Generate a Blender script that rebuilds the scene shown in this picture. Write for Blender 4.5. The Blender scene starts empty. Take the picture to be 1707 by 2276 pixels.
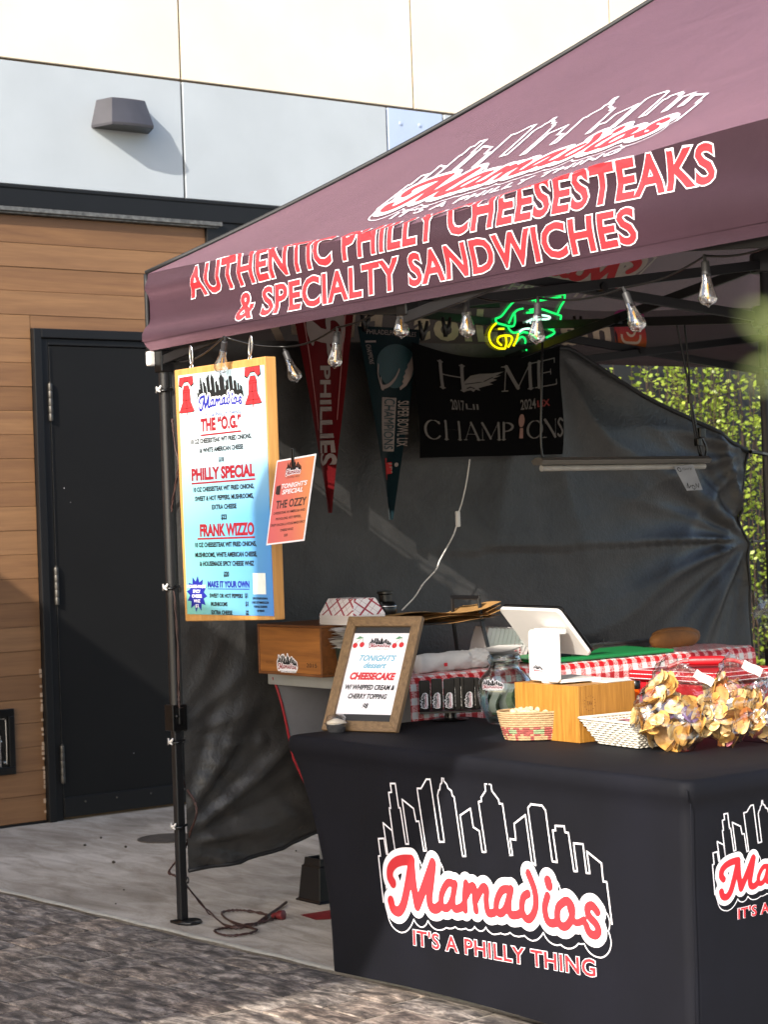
import bpy, bmesh, math, random
import numpy as np
from mathutils import Vector, Matrix
from math import sin, cos, pi, radians, sqrt, atan2, exp
SC = bpy.context.scene
COL = SC.collection
rnd = random.Random(7); S_ = 1707/1659       # viewing scale of the measured photo

# ------------------------------------------------------------------ camera
F_PX, CX, CY, EYE = 4350.0, 853.5, 1138.0, 1.42       # focal length and centre in photo pixels, eye height in metres
_y = Vector((-.8035, .5957, 0)).normalized()
_p, _r = math.atan(35.8/4350), math.atan(.0348)
FWD = _y*cos(_p) + Vector((0, 0, sin(_p)))
_R0 = Vector((_y.y, -_y.x, 0)); _U0 = _R0.cross(FWD)
RGT = cos(_r)*_R0 - sin(_r)*_U0
UP = sin(_r)*_R0 + cos(_r)*_U0
CAM = Vector((0, 0, EYE))
cd = bpy.data.cameras.new('camera')
cd.sensor_fit = 'HORIZONTAL'; cd.sensor_width = 36.0; cd.lens = 36.0*F_PX/1707.0
cd.clip_start = .05; cd.clip_end = 400
cd.dof.use_dof = True; cd.dof.focus_distance = 6.1; cd.dof.aperture_fstop = 10
cam = bpy.data.objects.new('camera', cd)
cam.matrix_world = Matrix((( RGT.x, UP.x, -FWD.x, CAM.x), (RGT.y, UP.y, -FWD.y, CAM.y), (RGT.z, UP.z, -FWD.z, CAM.z), (0, 0, 0, 1)))
COL.objects.link(cam); SC.camera = cam

# ------------------------------------------------------------------ world, sun, exposure
SUN = Vector((1.0, -2.1, 1.36)).normalized()            # towards the sun
w = bpy.data.worlds.new('World'); SC.world = w; w.use_nodes = True
sk = w.node_tree.nodes.new('ShaderNodeTexSky'); sk.sky_type = 'NISHITA'; sk.sun_disc = False
sk.sun_elevation = math.asin(SUN.z); sk.sun_rotation = atan2(SUN.x, SUN.y)
sk.dust_density = 2.0; sk.air_density = 1.0; sk.ozone_density = 1.0
bg = w.node_tree.nodes['Background']; bg.inputs[1].default_value = .15
w.node_tree.links.new(sk.outputs[0], bg.inputs[0])
sl = bpy.data.lights.new('sun', 'SUN'); sl.energy = 3.4; sl.angle = radians(.55); sl.color = (1, .93, .83)
so = bpy.data.objects.new('sun', sl); so.rotation_euler = SUN.to_track_quat('Z', 'Y').to_euler(); COL.objects.link(so)
SC.view_settings.view_transform = 'Standard'; SC.view_settings.look = 'None'
SC.view_settings.gamma = 1; SC.view_settings.use_curve_mapping = False
SC.view_settings.exposure = 1.12
try:
    SC.cycles.max_bounces = 12; SC.cycles.transparent_max_bounces = 24; SC.cycles.sample_clamp_indirect = 8
except Exception: pass

# ------------------------------------------------------------------ photo pixel -> place on a plane
def ray(u, v): return FWD + RGT*((u-CX)/F_PX) - UP*((v-CY)/F_PX)
def on(u, v, ax, val):
    d = ray(u, v); return CAM + d*((val-CAM[ax])/d[ax])

# ------------------------------------------------------------------ materials
def hx(h):
    c = [int(h[i:i+2], 16)/255 for i in (0, 2, 4)]
    return tuple(x/12.92 if x <= .04045 else ((x+.055)/1.055)**2.4 for x in c)
class NT:
    def __init__(s, name):
        s.m = bpy.data.materials.new(name); s.m.use_nodes = True; s.t = s.m.node_tree
        s.b = s.t.nodes['Principled BSDF']; s.out = s.t.nodes['Material Output']
    def n(s, ty, **k):
        nd = s.t.nodes.new(ty)
        for a, b in k.items():
            if a.startswith('i_'):
                key = a[2:]; nd.inputs[int(key) if key.isdigit() else key.replace('_', ' ')].default_value = b
            else: setattr(nd, a, b)
        return nd
    def l(s, a, b): s.t.links.new(a, b)
    def set(s, **k):
        for a, b in k.items(): s.b.inputs[a.replace('_', ' ')].default_value = b
def ramp(N, fac, stops, interp='LINEAR'):
    r = N.n('ShaderNodeValToRGB'); r.color_ramp.interpolation = interp
    e = r.color_ramp.elements
    while len(e) < len(stops): e.new(.5)
    for el, (p, c) in zip(e, stops): el.position = p; el.color = (*c, 1) if len(c) == 3 else c
    N.l(fac, r.inputs[0]); return r.outputs[0]
def noise(N, vec, scale, detail=4, rough=.55, dist=0):
    n = N.n('ShaderNodeTexNoise'); n.inputs['Scale'].default_value = scale; n.inputs['Detail'].default_value = detail
    n.inputs['Roughness'].default_value = rough; n.inputs['Distortion'].default_value = dist
    if vec is not None: N.l(vec, n.inputs['Vector'])
    return n.outputs[0]
def mapping(N, src, scale=(1, 1, 1), loc=(0, 0, 0), rot=(0, 0, 0)):
    m = N.n('ShaderNodeMapping'); m.inputs['Scale'].default_value = scale; m.inputs['Location'].default_value = loc
    m.inputs['Rotation'].default_value = rot; N.l(src, m.inputs[0]); return m.outputs[0]
def objvec(N, rand=False):
    tc = N.n('ShaderNodeTexCoord')
    if not rand: return tc.outputs['Object']
    oi = N.n('ShaderNodeObjectInfo'); mu = N.n('ShaderNodeMath', operation='MULTIPLY'); mu.inputs[1].default_value = 57
    N.l(oi.outputs['Random'], mu.inputs[0])
    a = N.n('ShaderNodeVectorMath', operation='ADD'); N.l(tc.outputs['Object'], a.inputs[0]); N.l(mu.outputs[0], a.inputs[1])
    return a.outputs[0]
def bump(N, h, st=.2, dist=.01):
    b = N.n('ShaderNodeBump'); b.inputs['Strength'].default_value = st; b.inputs['Distance'].default_value = dist
    N.l(h, b.inputs['Height']); N.l(b.outputs[0], N.b.inputs['Normal']); return b
def mix(N, fac, a, b, mode='MIX'):
    m = N.n('ShaderNodeMix', data_type='RGBA', blend_type=mode)
    for i, x in ((0, fac), (6, a), (7, b)):
        if hasattr(x, 'links'): N.l(x, m.inputs[i])
        else: m.inputs[i].default_value = x if i == 0 else ((*x, 1) if len(x) == 3 else x)
    return m.outputs[2]
def plain(name, col, rough=.6, var=.12, vs=14, bmp=.08, bs=90, **k):
    """one colour with soft uneven tone and fine relief"""
    c = hx(col) if isinstance(col, str) else col
    N = NT(name); v = objvec(N, True)
    f = noise(N, v, vs, 5)
    lo = tuple(x*(1-var) for x in c); hi = tuple(min(1, x*(1+var)) for x in c)
    N.l(ramp(N, f, [(.3, lo), (.7, hi)]), N.b.inputs['Base Color'])
    N.set(Roughness=rough, **k)
    if bmp: bump(N, noise(N, v, bs, 3), bmp, .004)
    return N.m
def wood(name, c0, c1, axis='X', sc=1.0, rough=.5, knots=False, **k):
    N = NT(name); v = objvec(N, True)
    st = {'X': (1.2, 22, 22), 'Y': (22, 1.2, 22), 'Z': (22, 22, 1.2)}[axis]
    mv = mapping(N, v, tuple(x*sc for x in st))
    g = noise(N, mv, 3, 6, .6, .6); g2 = noise(N, mapping(N, v, tuple(x*sc*4 for x in st)), 4, 3)
    col = ramp(N, g, [(.25, hx(c0)), (.5, tuple((a+b)/2 for a, b in zip(hx(c0), hx(c1)))), (.75, hx(c1))])
    col = mix(N, .25, col, ramp(N, g2, [(.3, (.4, .35, .3)), (.7, (1, 1, 1))]), 'MULTIPLY')
    if knots:
        kn = noise(N, mapping(N, v, (9, 9, 9)), 1.0, 1)
        col = mix(N, ramp(N, kn, [(.70, (0, 0, 0)), (.78, (1, 1, 1))]), col, tuple(x*.35 for x in hx(c0)))
    N.l(col, N.b.inputs['Base Color']); N.set(Roughness=rough, **k); bump(N, g2, .12, .003)
    return N.m
M = {}
def glass(name, tint=(1, 1, 1), refl=.12, rough=.03, crinkle=0, cs=40):
    """thin clear film or glass: see-through with reflections that grow towards grazing angles"""
    N = NT(name); N.t.nodes.remove(N.b)
    tr = N.n('ShaderNodeBsdfTransparent'); tr.inputs[0].default_value = (*tint, 1)
    gl = N.n('ShaderNodeBsdfGlossy'); gl.inputs['Roughness'].default_value = rough
    lw = N.n('ShaderNodeLayerWeight'); lw.inputs[0].default_value = .35
    if crinkle:
        v = objvec(N, True); b = N.n('ShaderNodeBump'); b.inputs['Strength'].default_value = crinkle; b.inputs['Distance'].default_value = .01
        h = noise(N, v, cs, 3, .6, 1.2); N.l(h, b.inputs['Height'])
        N.l(b.outputs[0], gl.inputs['Normal']); N.l(b.outputs[0], lw.inputs['Normal'])
    ma = N.n('ShaderNodeMath', operation='MULTIPLY_ADD'); ma.inputs[1].default_value = .8; ma.inputs[2].default_value = refl
    ma.use_clamp = True; N.l(lw.outputs['Facing'], ma.inputs[0])
    pw = N.n('ShaderNodeMath', operation='POWER'); pw.inputs[1].default_value = 1.6; N.l(ma.outputs[0], pw.inputs[0])
    mx = N.n('ShaderNodeMixShader'); N.l(pw.outputs[0], mx.inputs[0]); N.l(tr.outputs[0], mx.inputs[1]); N.l(gl.outputs[0], mx.inputs[2])
    N.l(mx.outputs[0], N.out.inputs[0]); return N.m
def emit(name, col, st):
    N = NT(name); c = hx(col); N.set(Base_Color=(*c, 1), Emission_Color=(*c, 1), Emission_Strength=st, Roughness=.4); return N.m

# ------------------------------------------------------------------ mesh builder
ORG = {}
class MB:
    def __init__(s): s.v = []; s.f = []; s.mi = []; s.m = 0
    def add(s, vs, fs):
        o = len(s.v); s.v += [tuple(p) for p in vs]
        for f in fs: s.f.append(tuple(i+o for i in f)); s.mi.append(s.m)
        return s
    def box(s, lo, hi, fr=None):
        P = [(x, y, z) for z in (lo[2], hi[2]) for y in (lo[1], hi[1]) for x in (lo[0], hi[0])]
        if fr: P = [fr(*p) for p in P]
        return s.add(P, [(0, 2, 3, 1), (4, 5, 7, 6), (0, 1, 5, 4), (2, 6, 7, 3), (0, 4, 6, 2), (1, 3, 7, 5)])
    def bar(s, a, b, wd, ht, up=(0, 0, 1)):
        a, b = Vector(a), Vector(b); d = (b-a).normalized(); sd = d.cross(Vector(up)).normalized(); u = sd.cross(d)
        q = [(-wd/2, -ht/2), (wd/2, -ht/2), (wd/2, ht/2), (-wd/2, ht/2)]
        return s.add([p+sd*x+u*y for p in (a, b) for x, y in q], [(0, 1, 2, 3), (7, 6, 5, 4), (0, 4, 5, 1), (1, 5, 6, 2), (2, 6, 7, 3), (3, 7, 4, 0)])
    def tube(s, pts, r, n=8, closed=False, caps=True):
        pts = [Vector(p) for p in pts]; L = len(pts)
        rr = r if isinstance(r, (list, tuple)) else [r]*L
        ref = None; vs = []
        for i, p in enumerate(pts):
            a = pts[(i-1) % L] if (closed or i > 0) else p; b = pts[(i+1) % L] if (closed or i < L-1) else p
            t = (b-a).normalized()
            if ref is None:
                ref = Vector((0, 0, 1)) if abs(t.z) < .9 else Vector((1, 0, 0))
            ref = (ref - t*ref.dot(t)).normalized(); sd = t.cross(ref)
            vs += [p + (ref*cos(2*pi*k/n) + sd*sin(2*pi*k/n))*rr[i] for k in range(n)]
        fs = []
        for i in range(L if closed else L-1):
            j = (i+1) % L
            fs += [(i*n+k, i*n+(k+1) % n, j*n+(k+1) % n, j*n+k) for k in range(n)]
        if caps and not closed: fs += [tuple(range(n))[::-1], tuple(range((L-1)*n, L*n))]
        return s.add(vs, fs)
    def lathe(s, prof, n=24, o=(0, 0, 0), ax=(0, 0, 1), sx=1, sy=1, xd=None, fn=None):
        ax = Vector(ax).normalized(); x = Vector(xd) if xd else (Vector((1, 0, 0)) if abs(ax.x) < .9 else Vector((0, 1, 0)))
        x = (x-ax*x.dot(ax)).normalized(); y = ax.cross(x); o = Vector(o); vs = []
        for i, (r, z) in enumerate(prof):
            for k in range(n):
                a = 2*pi*k/n; q = fn(a, r, z) if fn else r
                vs.append(o + x*(q*cos(a)*sx) + y*(q*sin(a)*sy) + ax*z)
        fs = [(i*n+k, i*n+(k+1) % n, (i+1)*n+(k+1) % n, (i+1)*n+k) for i in range(len(prof)-1) for k in range(n)]
        if prof[0][0] > 1e-6: fs.append(tuple(range(n))[::-1])
        if prof[-1][0] > 1e-6: fs.append(tuple(range((len(prof)-1)*n, len(prof)*n)))
        return s.add(vs, fs)
    def grid(s, fn, nu, nv, cu=False):
        vs = [fn(i/nu, j/nv) for j in range(nv+1) for i in range(nu+(0 if cu else 1))]
        W = nu+(0 if cu else 1)
        return s.add(vs, [(j*W+i, j*W+(i+1) % W, (j+1)*W+(i+1) % W, (j+1)*W+i) for j in range(nv) for i in range(nu)])
    def prism(s, poly, d0, d1, fr):
        n = len(poly); vs = [fr(x, y, d0) for x, y in poly] + [fr(x, y, d1) for x, y in poly]
        return s.add(vs, [tuple(range(n))[::-1], tuple(range(n, 2*n))] + [(i, (i+1) % n, n+(i+1) % n, n+i) for i in range(n)])
    def flat(s, poly, fr, d=0): return s.add([fr(x, y, d) for x, y in poly], [tuple(range(len(poly)))])
    def d2(s, mesh2, fn):
        return s.add([fn(x, y) for x, y in mesh2[0]], mesh2[1])
    def build(s, name, mats, parent=None, smooth=False, bevel=0, seg=2, origin=None, **props):
        me = bpy.data.meshes.new(name)
        o = Vector(origin) if origin is not None else (ORG[parent.name] if parent else Vector((0, 0, 0)))
        me.from_pydata([(p[0]-o.x, p[1]-o.y, p[2]-o.z) for p in s.v], [], s.f)
        mats = mats if isinstance(mats, (list, tuple)) else [mats]
        for m in mats: me.materials.append(m)
        if len(mats) > 1: me.polygons.foreach_set('material_index', s.mi)
        if smooth:
            me.polygons.foreach_set('use_smooth', [True]*len(me.polygons))
            if smooth is not True: me.set_sharp_from_angle(angle=radians(smooth))
        me.update()
        ob = bpy.data.objects.new(name, me); COL.objects.link(ob)
        if bevel:
            b = ob.modifiers.new('edge', 'BEVEL'); b.width = bevel; b.segments = seg; b.limit_method = 'ANGLE'; b.angle_limit = radians(35)
        if parent:
            ob.parent = parent; ob.location = o - ORG[parent.name]
        else: ob.location = o
        ORG[ob.name] = o
        for k, v in props.items(): ob[k] = v
        return ob
def thing(name, label, cat, loc, group=None):
    o = bpy.data.objects.new(name, None); COL.objects.link(o); o.location = loc; o.empty_display_size = .1
    ORG[o.name] = Vector(loc); o['label'] = label; o['category'] = cat
    if group: o['group'] = group
    return o
def tag(o, label, cat, group=None):
    o['label'] = label; o['category'] = cat
    if group: o['group'] = group
    return o
def copy_tree(o, parent=None, loc=None, rz=None, label=None):
    c = o.copy(); COL.objects.link(c); c.parent = parent
    ORG[c.name] = Vector(loc) if loc is not None else ORG.get(o.name, Vector((0, 0, 0)))
    if loc is not None: c.location = loc
    if rz is not None: c.rotation_euler.z = rz
    if label: c['label'] = label
    for ch in list(o.children): copy_tree(ch, c)
    return c
class Fr:
    """a local frame: call it with (across, up, outward)"""
    def __init__(s, o, x, y, z=None):
        s.o, s.x, s.y = Vector(o), Vector(x).normalized(), Vector(y).normalized()
        s.z = Vector(z).normalized() if z is not None else s.x.cross(s.y)
    def __call__(s, a, b, c=0): return s.o + s.x*a + s.y*b + s.z*c
    def at(s, d): return lambda a, b: s.o + s.x*a + s.y*b + s.z*d

# ------------------------------------------------------------------ lettering
_TX = {}
def text2(body, bold=0.0, shear=0.0, space=1.0):
    k = (body, bold, shear, space)
    if k not in _TX:
        cu = bpy.data.curves.new('lettering', 'FONT'); cu.body = body; cu.size = 1; cu.offset = bold; cu.shear = shear
        cu.space_character = space; cu.resolution_u = 3
        ob = bpy.data.objects.new('lettering', cu); me = ob.to_mesh()
        _TX[k] = (np.array([(v.co.x, v.co.y) for v in me.vertices]), [tuple(p.vertices) for p in me.polygons])
        ob.to_mesh_clear(); bpy.data.objects.remove(ob); bpy.data.curves.remove(cu)
    return _TX[k]
CAPH = .73
def text_fit(body, x0, x1, base, cap, bold=.0, shear=0, space=1.0, grow=0.0):
    """lettering between x0 and x1 on a baseline with a given capital height; grow thickens the same letters outwards"""
    v0, f0 = text2(body, bold, shear, space)
    lo, hi = v0[:, 0].min(), v0[:, 0].max(); k = (x1-x0)/(hi-lo)
    v, f = text2(body, bold+grow, shear, space) if grow else (v0, f0)
    return ([(x0+(x-lo)*k, base + y*cap/CAPH) for x, y in v], f)
def dice(m2, xs=(), ys=()):
    """cut flat lettering along grid lines so that it can follow a curved cloth"""
    bm = bmesh.new(); vs = [bm.verts.new((x, y, 0)) for x, y in m2[0]]
    for f in m2[1]:
        try: bm.faces.new([vs[i] for i in f])
        except ValueError: pass
    for ax, cuts in ((0, xs), (1, ys)):
        for c in cuts:
            co = (c, 0, 0) if ax == 0 else (0, c, 0); no = (1, 0, 0) if ax == 0 else (0, 1, 0)
            bmesh.ops.bisect_plane(bm, geom=bm.verts[:]+bm.edges[:]+bm.faces[:], plane_co=co, plane_no=no)
    bm.verts.index_update()
    r = ([(v.co.x, v.co.y) for v in bm.verts], [tuple(v.index for v in f.verts) for f in bm.faces]); bm.free(); return r

# flat regions from distance fields (script lettering, outlines, stickers)
def catmull(pts, n=6):
    P = [np.array(p, float) for p in pts]; out = []
    for i in range(len(P)-1):
        p0, p1, p2, p3 = P[max(i-1, 0)], P[i], P[i+1], P[min(i+2, len(P)-1)]
        for k in range(n):
            t = k/n; out.append(.5*((2*p1)+(-p0+p2)*t+(2*p0-5*p1+4*p2-p3)*t*t+(-p0+3*p1-3*p2+p3)*t**3))
    out.append(P[-1]); return out
class Field:
    def __init__(s, x0, x1, y0, y1, st):
        s.x0, s.y0, s.st = x0, y0, st
        s.nx, s.ny = int((x1-x0)/st)+2, int((y1-y0)/st)+2
        s.X, s.Y = np.meshgrid(x0+st*np.arange(s.nx), y0+st*np.arange(s.ny)); s.d = np.full(s.X.shape, 9.9)
    def strokes(s, polys, r):
        for P in polys:
            for a, b in zip(P[:-1], P[1:]):
                dx, dy = b[0]-a[0], b[1]-a[1]; L = dx*dx+dy*dy+1e-12
                t = np.clip(((s.X-a[0])*dx+(s.Y-a[1])*dy)/L, 0, 1)
                ra = r if len(a) < 3 else a[2]+(b[2]-a[2])*t
                s.d = np.minimum(s.d, np.hypot(s.X-a[0]-t*dx, s.Y-a[1]-t*dy)-ra)
        return s
    def inside(s, poly):
        c = np.zeros(s.X.shape, bool); n = len(poly)
        for i in range(n):
            (ax, ay), (bx, by) = poly[i][:2], poly[(i+1) % n][:2]
            if ay == by: continue
            c ^= ((ay > s.Y) != (by > s.Y)) & (s.X < (bx-ax)*(s.Y-ay)/(by-ay)+ax)
        return c
    def mesh(s, d=None, run=12):
        """filled area where d < 0"""
        d = s.d if d is None else d
        vs, fs, idx = [], [], {}
        def vert(key, x, y):
            if key not in idx: idx[key] = len(vs); vs.append((x, y))
            return idx[key]
        def corner(i, j): return vert((0, i, j), s.x0+i*s.st, s.y0+j*s.st)
        def edge(i, j, h):
            a, b = d[j, i], (d[j, i+1] if h else d[j+1, i]); t = a/(a-b)
            return vert((1+h, i, j), s.x0+(i+(t if h else 0))*s.st, s.y0+(j+(0 if h else t))*s.st)
        ins = d < 0; cnt = ins[:-1, :-1].astype(int)+ins[:-1, 1:]+ins[1:, :-1]+ins[1:, 1:]
        for j in range(s.ny-1):
            i = 0
            while i < s.nx-1:
                c = cnt[j, i]
                if c == 0: i += 1; continue
                if c == 4:
                    k = i+1
                    while k < s.nx-1 and cnt[j, k] == 4 and k-i < run: k += 1
                    fs.append((corner(i, j), corner(k, j), corner(k, j+1), corner(i, j+1))); i = k; continue
                cs = [(i, j), (i+1, j), (i+1, j+1), (i, j+1)]; poly = []
                es = [(i, j, 1), (i+1, j, 0), (i, j+1, 1), (i, j, 0)]
                for q in range(4):
                    a, b = cs[q], cs[(q+1) % 4]; ia, ib = ins[a[1], a[0]], ins[b[1], b[0]]
                    if ia: poly.append(corner(*a))
                    if ia != ib: poly.append(edge(*es[q]))
                if len(poly) >= 3: fs.append(tuple(poly))
                i += 1
        return vs, fs
_h = text2('H'); CAPH = float(_h[0][:, 1].max())

# ------------------------------------------------------------------ shared materials
M['cream'] = plain('cream_panel', 'e3d6bf', .55, .06, 2, .03, 300)
M['bluegrey'] = plain('blue_grey_panel', 'a6adb2', .55, .06, 2, .03, 300)
M['paleblue'] = plain('pale_blue_panel', 'a3b2cc', .5, .05, 3, .05, 300)
M['joint'] = plain('joint_brown', '6a5a48', .8)
M['blackpaint'] = plain('black_paint', '0e0e0f', .5, .18, 4, .04, 200, **{'Specular IOR Level': .35})
M['doorpaint'] = plain('door_paint', '0e0e0e', .6, .12, 3, .04, 260, **{'Specular IOR Level': .25})
M['steel'] = plain('steel', '605d59', .55, .2, 30, .1, 120, Metallic=1)
M['chrome'] = plain('chrome', 'd8d8d8', .15, .05, 30, 0, Metallic=1)
M['blackmetal'] = plain('black_metal', '141416', .38, .2, 10, .05, 200)
M['black'] = plain('black_plastic', '060607', .3, .2, 10, .04, 150)
M['lampgrey'] = plain('lamp_grey', '4c4b50', .4, .12, 8, .04, 200, Metallic=.4)
M['white'] = plain('white_plastic', 'd6d3cf', .35, .03, 8, 0)
M['print_white'] = plain('print_white', 'eeecf2', .6, .03, 20, 0)
M['print_red'] = plain('print_red', 'cc1c28', .6, .06, 20, 0)
M['print_coral'] = plain('print_coral', 'cc2e36', .6, .06, 6, 0)
M['print_dark'] = plain('print_dark', '0f1114', .6, .05, 20, 0)
M['print_blue'] = plain('print_blue', '16208c', .6, .05, 20, 0)
M['print_maroon'] = plain('print_maroon', '8c0f20', .6, .05, 20, 0)
M['paper'] = plain('white_paper', 'd2cfcb', .8, .06, 20, .3, 45)
M['tan'] = plain('tan_print', 'c4b09a', .7, .1, 20, 0)

def m_wall_wood(i):
    return wood('wall_plank_%d' % i, ('6c4c32', '725237', '66472e')[i], ('866240', '8c6845', '7f5c3b')[i], 'Y', .35, .6)
PLK = [m_wall_wood(i) for i in range(3)]
def concrete(name, c0, c1, c2, cracks=True):
    N = NT(name); v = objvec(N)
    a = noise(N, v, 1.1, 8, .62, .4); b = noise(N, mapping(N, v, (1.4, 4.5, 1)), 2.2, 7, .65, .8); c = noise(N, v, 160, 2)
    col = ramp(N, a, [(.3, hx(c0)), (.52, hx(c1)), (.72, hx(c2))])
    col = mix(N, .72, col, ramp(N, b, [(.34, (.42, .38, .33)), (.62, (1.0, 1.0, 1.0))]), 'MULTIPLY')
    col = mix(N, .3, col, ramp(N, c, [(.35, (.55, .55, .55)), (.6, (1, 1, 1))]), 'MULTIPLY')
    N.l(col, N.b.inputs['Base Color']); N.set(Roughness=.78); bump(N, mix(N, .5, b, c), .25, .004); return N.m
M['concrete'] = concrete('concrete', '978e83', 'b9b0a4', 'd0c8bd')
M['kerb'] = plain('pale_strip', 'aba79c', .85, .2, 30, .3, 80)
def slate():
    N = NT('slate_paver'); v = objvec(N, True)
    s1 = noise(N, mapping(N, v, (3.0, 8, 1), rot=(0, 0, .35)), 2.9, 12, .75, .3)
    s2 = noise(N, mapping(N, v, (3.5, 6, 1), rot=(0, 0, -.5)), 5.0, 10, .72, .4)
    col = ramp(N, s1, [(.28, hx('272525')), (.42, hx('4b4744')), (.50, hx('716a64')), (.57, hx('a0978e')), (.68, hx('cec5bb'))])
    col = mix(N, .6, col, ramp(N, s2, [(.36, (.5, .5, .54)), (.5, (.92, .9, .88)), (.64, (1.35, 1.27, 1.18))]), 'MULTIPLY')
    oi = N.n('ShaderNodeObjectInfo')
    col = mix(N, .5, col, ramp(N, oi.outputs['Random'], [(0, (.7, .7, .74)), (.5, (1, 1, 1)), (.8, (1.15, 1.0, .88)), (1, (.9, .85, .8))]), 'MULTIPLY')
    N.l(col, N.b.inputs['Base Color']); N.set(Roughness=.6); bump(N, mix(N, .5, s1, s2), .9, .014); return N.m
M['slate'] = slate()
M['grout'] = plain('paver_joint', '958c81', .9, .2, 20, .2, 60)

# ------------------------------------------------------------------ the setting: ground
def lineY(x): return 3.448 + .0665*(x+7.359)                    # edge between the concrete slab and the pavers
b = MB(); b.add([(-150, -150, -.06), (150, -150, -.06), (150, 150, -.06), (-150, 150, -.06)], [(0, 1, 2, 3)])
b.build('ground', M['concrete'], kind='structure')
b = MB(); fr0 = Fr((0, 0, 0), (1, 0, 0), (0, 1, 0))
b.prism([(-60, lineY(-60)+.04), (14, lineY(14)+.04), (14, 40), (-60, 40)], -.058, 0, fr0)
b.build('concrete_slab', M['concrete'], kind='structure')
b = MB(); b.grid(lambda u, v: (-12+14*u, lineY(-12+14*u) + v*.036 + .004*sin(u*260)*(1-v) , .004*sin(pi*v)+.0015), 260, 3)
b.build('kerb_strip', M['kerb'], kind='structure', smooth=True)
b = MB(); b.prism([(-14, -6), (6, -6), (6, lineY(6)), (-14, lineY(-14))], -.05, -.0075, fr0)
paved = b.build('paved_walk', M['grout'], kind='structure')
du = Vector((1, .0665, 0)).normalized(); dv = Vector((-du.y, du.x, 0)); PO = Vector((-7.359, 3.448, 0))
def paver_mesh(L, W, seed):
    r = random.Random(seed); bb = MB(); nu, nv = (5, 3) if L > .25 else (3, 3); hs = {}
    def f(u, v):
        e = (u in (0, 1)) or (v in (0, 1))
        z = -.0045 + (0 if e else .003+.005*r.random())
        return ((u-.5)*(L-.0095) + (0 if e else r.uniform(-.01, .01)) , (v-.5)*(W-.0095), z)
    bb.grid(f, nu, nv)
    n = len(bb.v); W1 = nu+1
    ring = [i for i in range(W1)] + [j*W1+nu for j in range(1, nv+1)] + [nv*W1+i for i in range(nu-1, -1, -1)] + [j*W1 for j in range(nv-1, 0, -1)]
    bb.add([(bb.v[i][0], bb.v[i][1], -.02) for i in ring], [])
    for q in range(len(ring)):
        a, c = ring[q], ring[(q+1) % len(ring)]; bb.f.append((a, n+q, n+(q+1) % len(ring), c)); bb.mi.append(0)
    me = bpy.data.meshes.new('paver'); me.from_pydata(bb.v, [], bb.f); me.materials.append(M['slate']); me.update(); return me
PW = .155
PV = {L: [paver_mesh(L, PW, int(L*1000)+k) for k in range(4)] for L in (.2, .31, .42)}
cnt = 0
for row in range(18):
    s = -2.2 + rnd.uniform(0, .3)
    while s < 4.6:
        L = rnd.choice((.2, .31, .31, .42)); c = PO + du*(s+L/2) - dv*(PW*(row+.5)+.004); s += L
        q = c-CAM; z = q.dot(FWD); px = CX+F_PX*q.dot(RGT)/z; py = CY-F_PX*q.dot(UP)/z
        if px < -160 or px > 1500 or py > 2420: continue
        o = bpy.data.objects.new('paver', rnd.choice(PV[L])); COL.objects.link(o); o.parent = paved
        o.location = c + Vector((0, 0, rnd.uniform(-.002, .002))); o.rotation_euler = (rnd.uniform(-.006, .006), rnd.uniform(-.006, .006), atan2(du.y, du.x) + (pi if rnd.random() < .5 else 0)); cnt += 1

# ------------------------------------------------------------------ the building
WX = -8.964
bld = thing('shop_building', 'shop wall with cream and blue grey panels over brown planks and a black door', 'building', (WX, 6, 0))
b = MB(); b.box((WX-.5, -3, 0), (WX-.025, 16, 6.2)); b.build('wall', M['joint'], bld)
def panel(y0, y1, z0, z1, mat):
    bb = MB(); g = .007; bb.box((WX-.02, y0+g, z0+g), (WX, y1-g, z1-g))
    bb.build('wall_panel', mat, bld, bevel=.002, seg=1, origin=(WX, (y0+y1)/2, (z0+z1)/2))
yj = [-2.4, -.84, .72, 2.28, 3.84, 5.40, 6.965, 8.549, 10.1, 11.66, 13.2, 15]
for a, c in zip(yj[:-1], yj[1:]):
    panel(a, c, 3.84, 5.10, M['cream']); panel(a, c, 5.10, 6.2, M['cream'])
lj = [-2.4, -.84, .72, 2.28, 3.84, 5.40, 6.765, 7.179, 8.549, 10.1, 11.66, 13.2, 15]
for a, c in zip(lj[:-1], lj[1:]): panel(a, c, 3.205, 3.84, M['paleblue'] if abs(a-6.765) < .01 else M['bluegrey'])
for y, z in ((6.86, 3.75), (7.0, 3.752), (6.86, 3.47), (7.0, 3.47)):
    b = MB(); b.lathe([(.012, 0), (.010, .006), (0, .007)], 10, (WX-.001, y, z), (1, 0, 0)); b.build('screw_cap', M['paleblue'], bld, smooth=40)
b = MB(); b.box((WX-.02, -3, 3.092), (WX+.028, 15, 3.198)); b.box((WX-.02, -3, 3.185), (WX+.034, 15, 3.202))
b.build('header_beam', M['blackpaint'], bld, bevel=.004)
b = MB(); b.box((WX-.02, -3, 3.068), (WX+.045, 5.60, 3.090)); b.box((WX-.02, -3, 3.058), (WX+.03, 5.585, 3.0675))
b.build('flashing', plain('worn_flashing', '6c6a66', .45, .5, 40, .2, 60, Metallic=.6), bld, bevel=.002)
z = 3.056; k = 0; zs = [3.056, 2.916] + [2.916-.1205*i for i in range(1, 25)]
zs = [q for q in zs if q > .06] + [.012]
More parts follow.
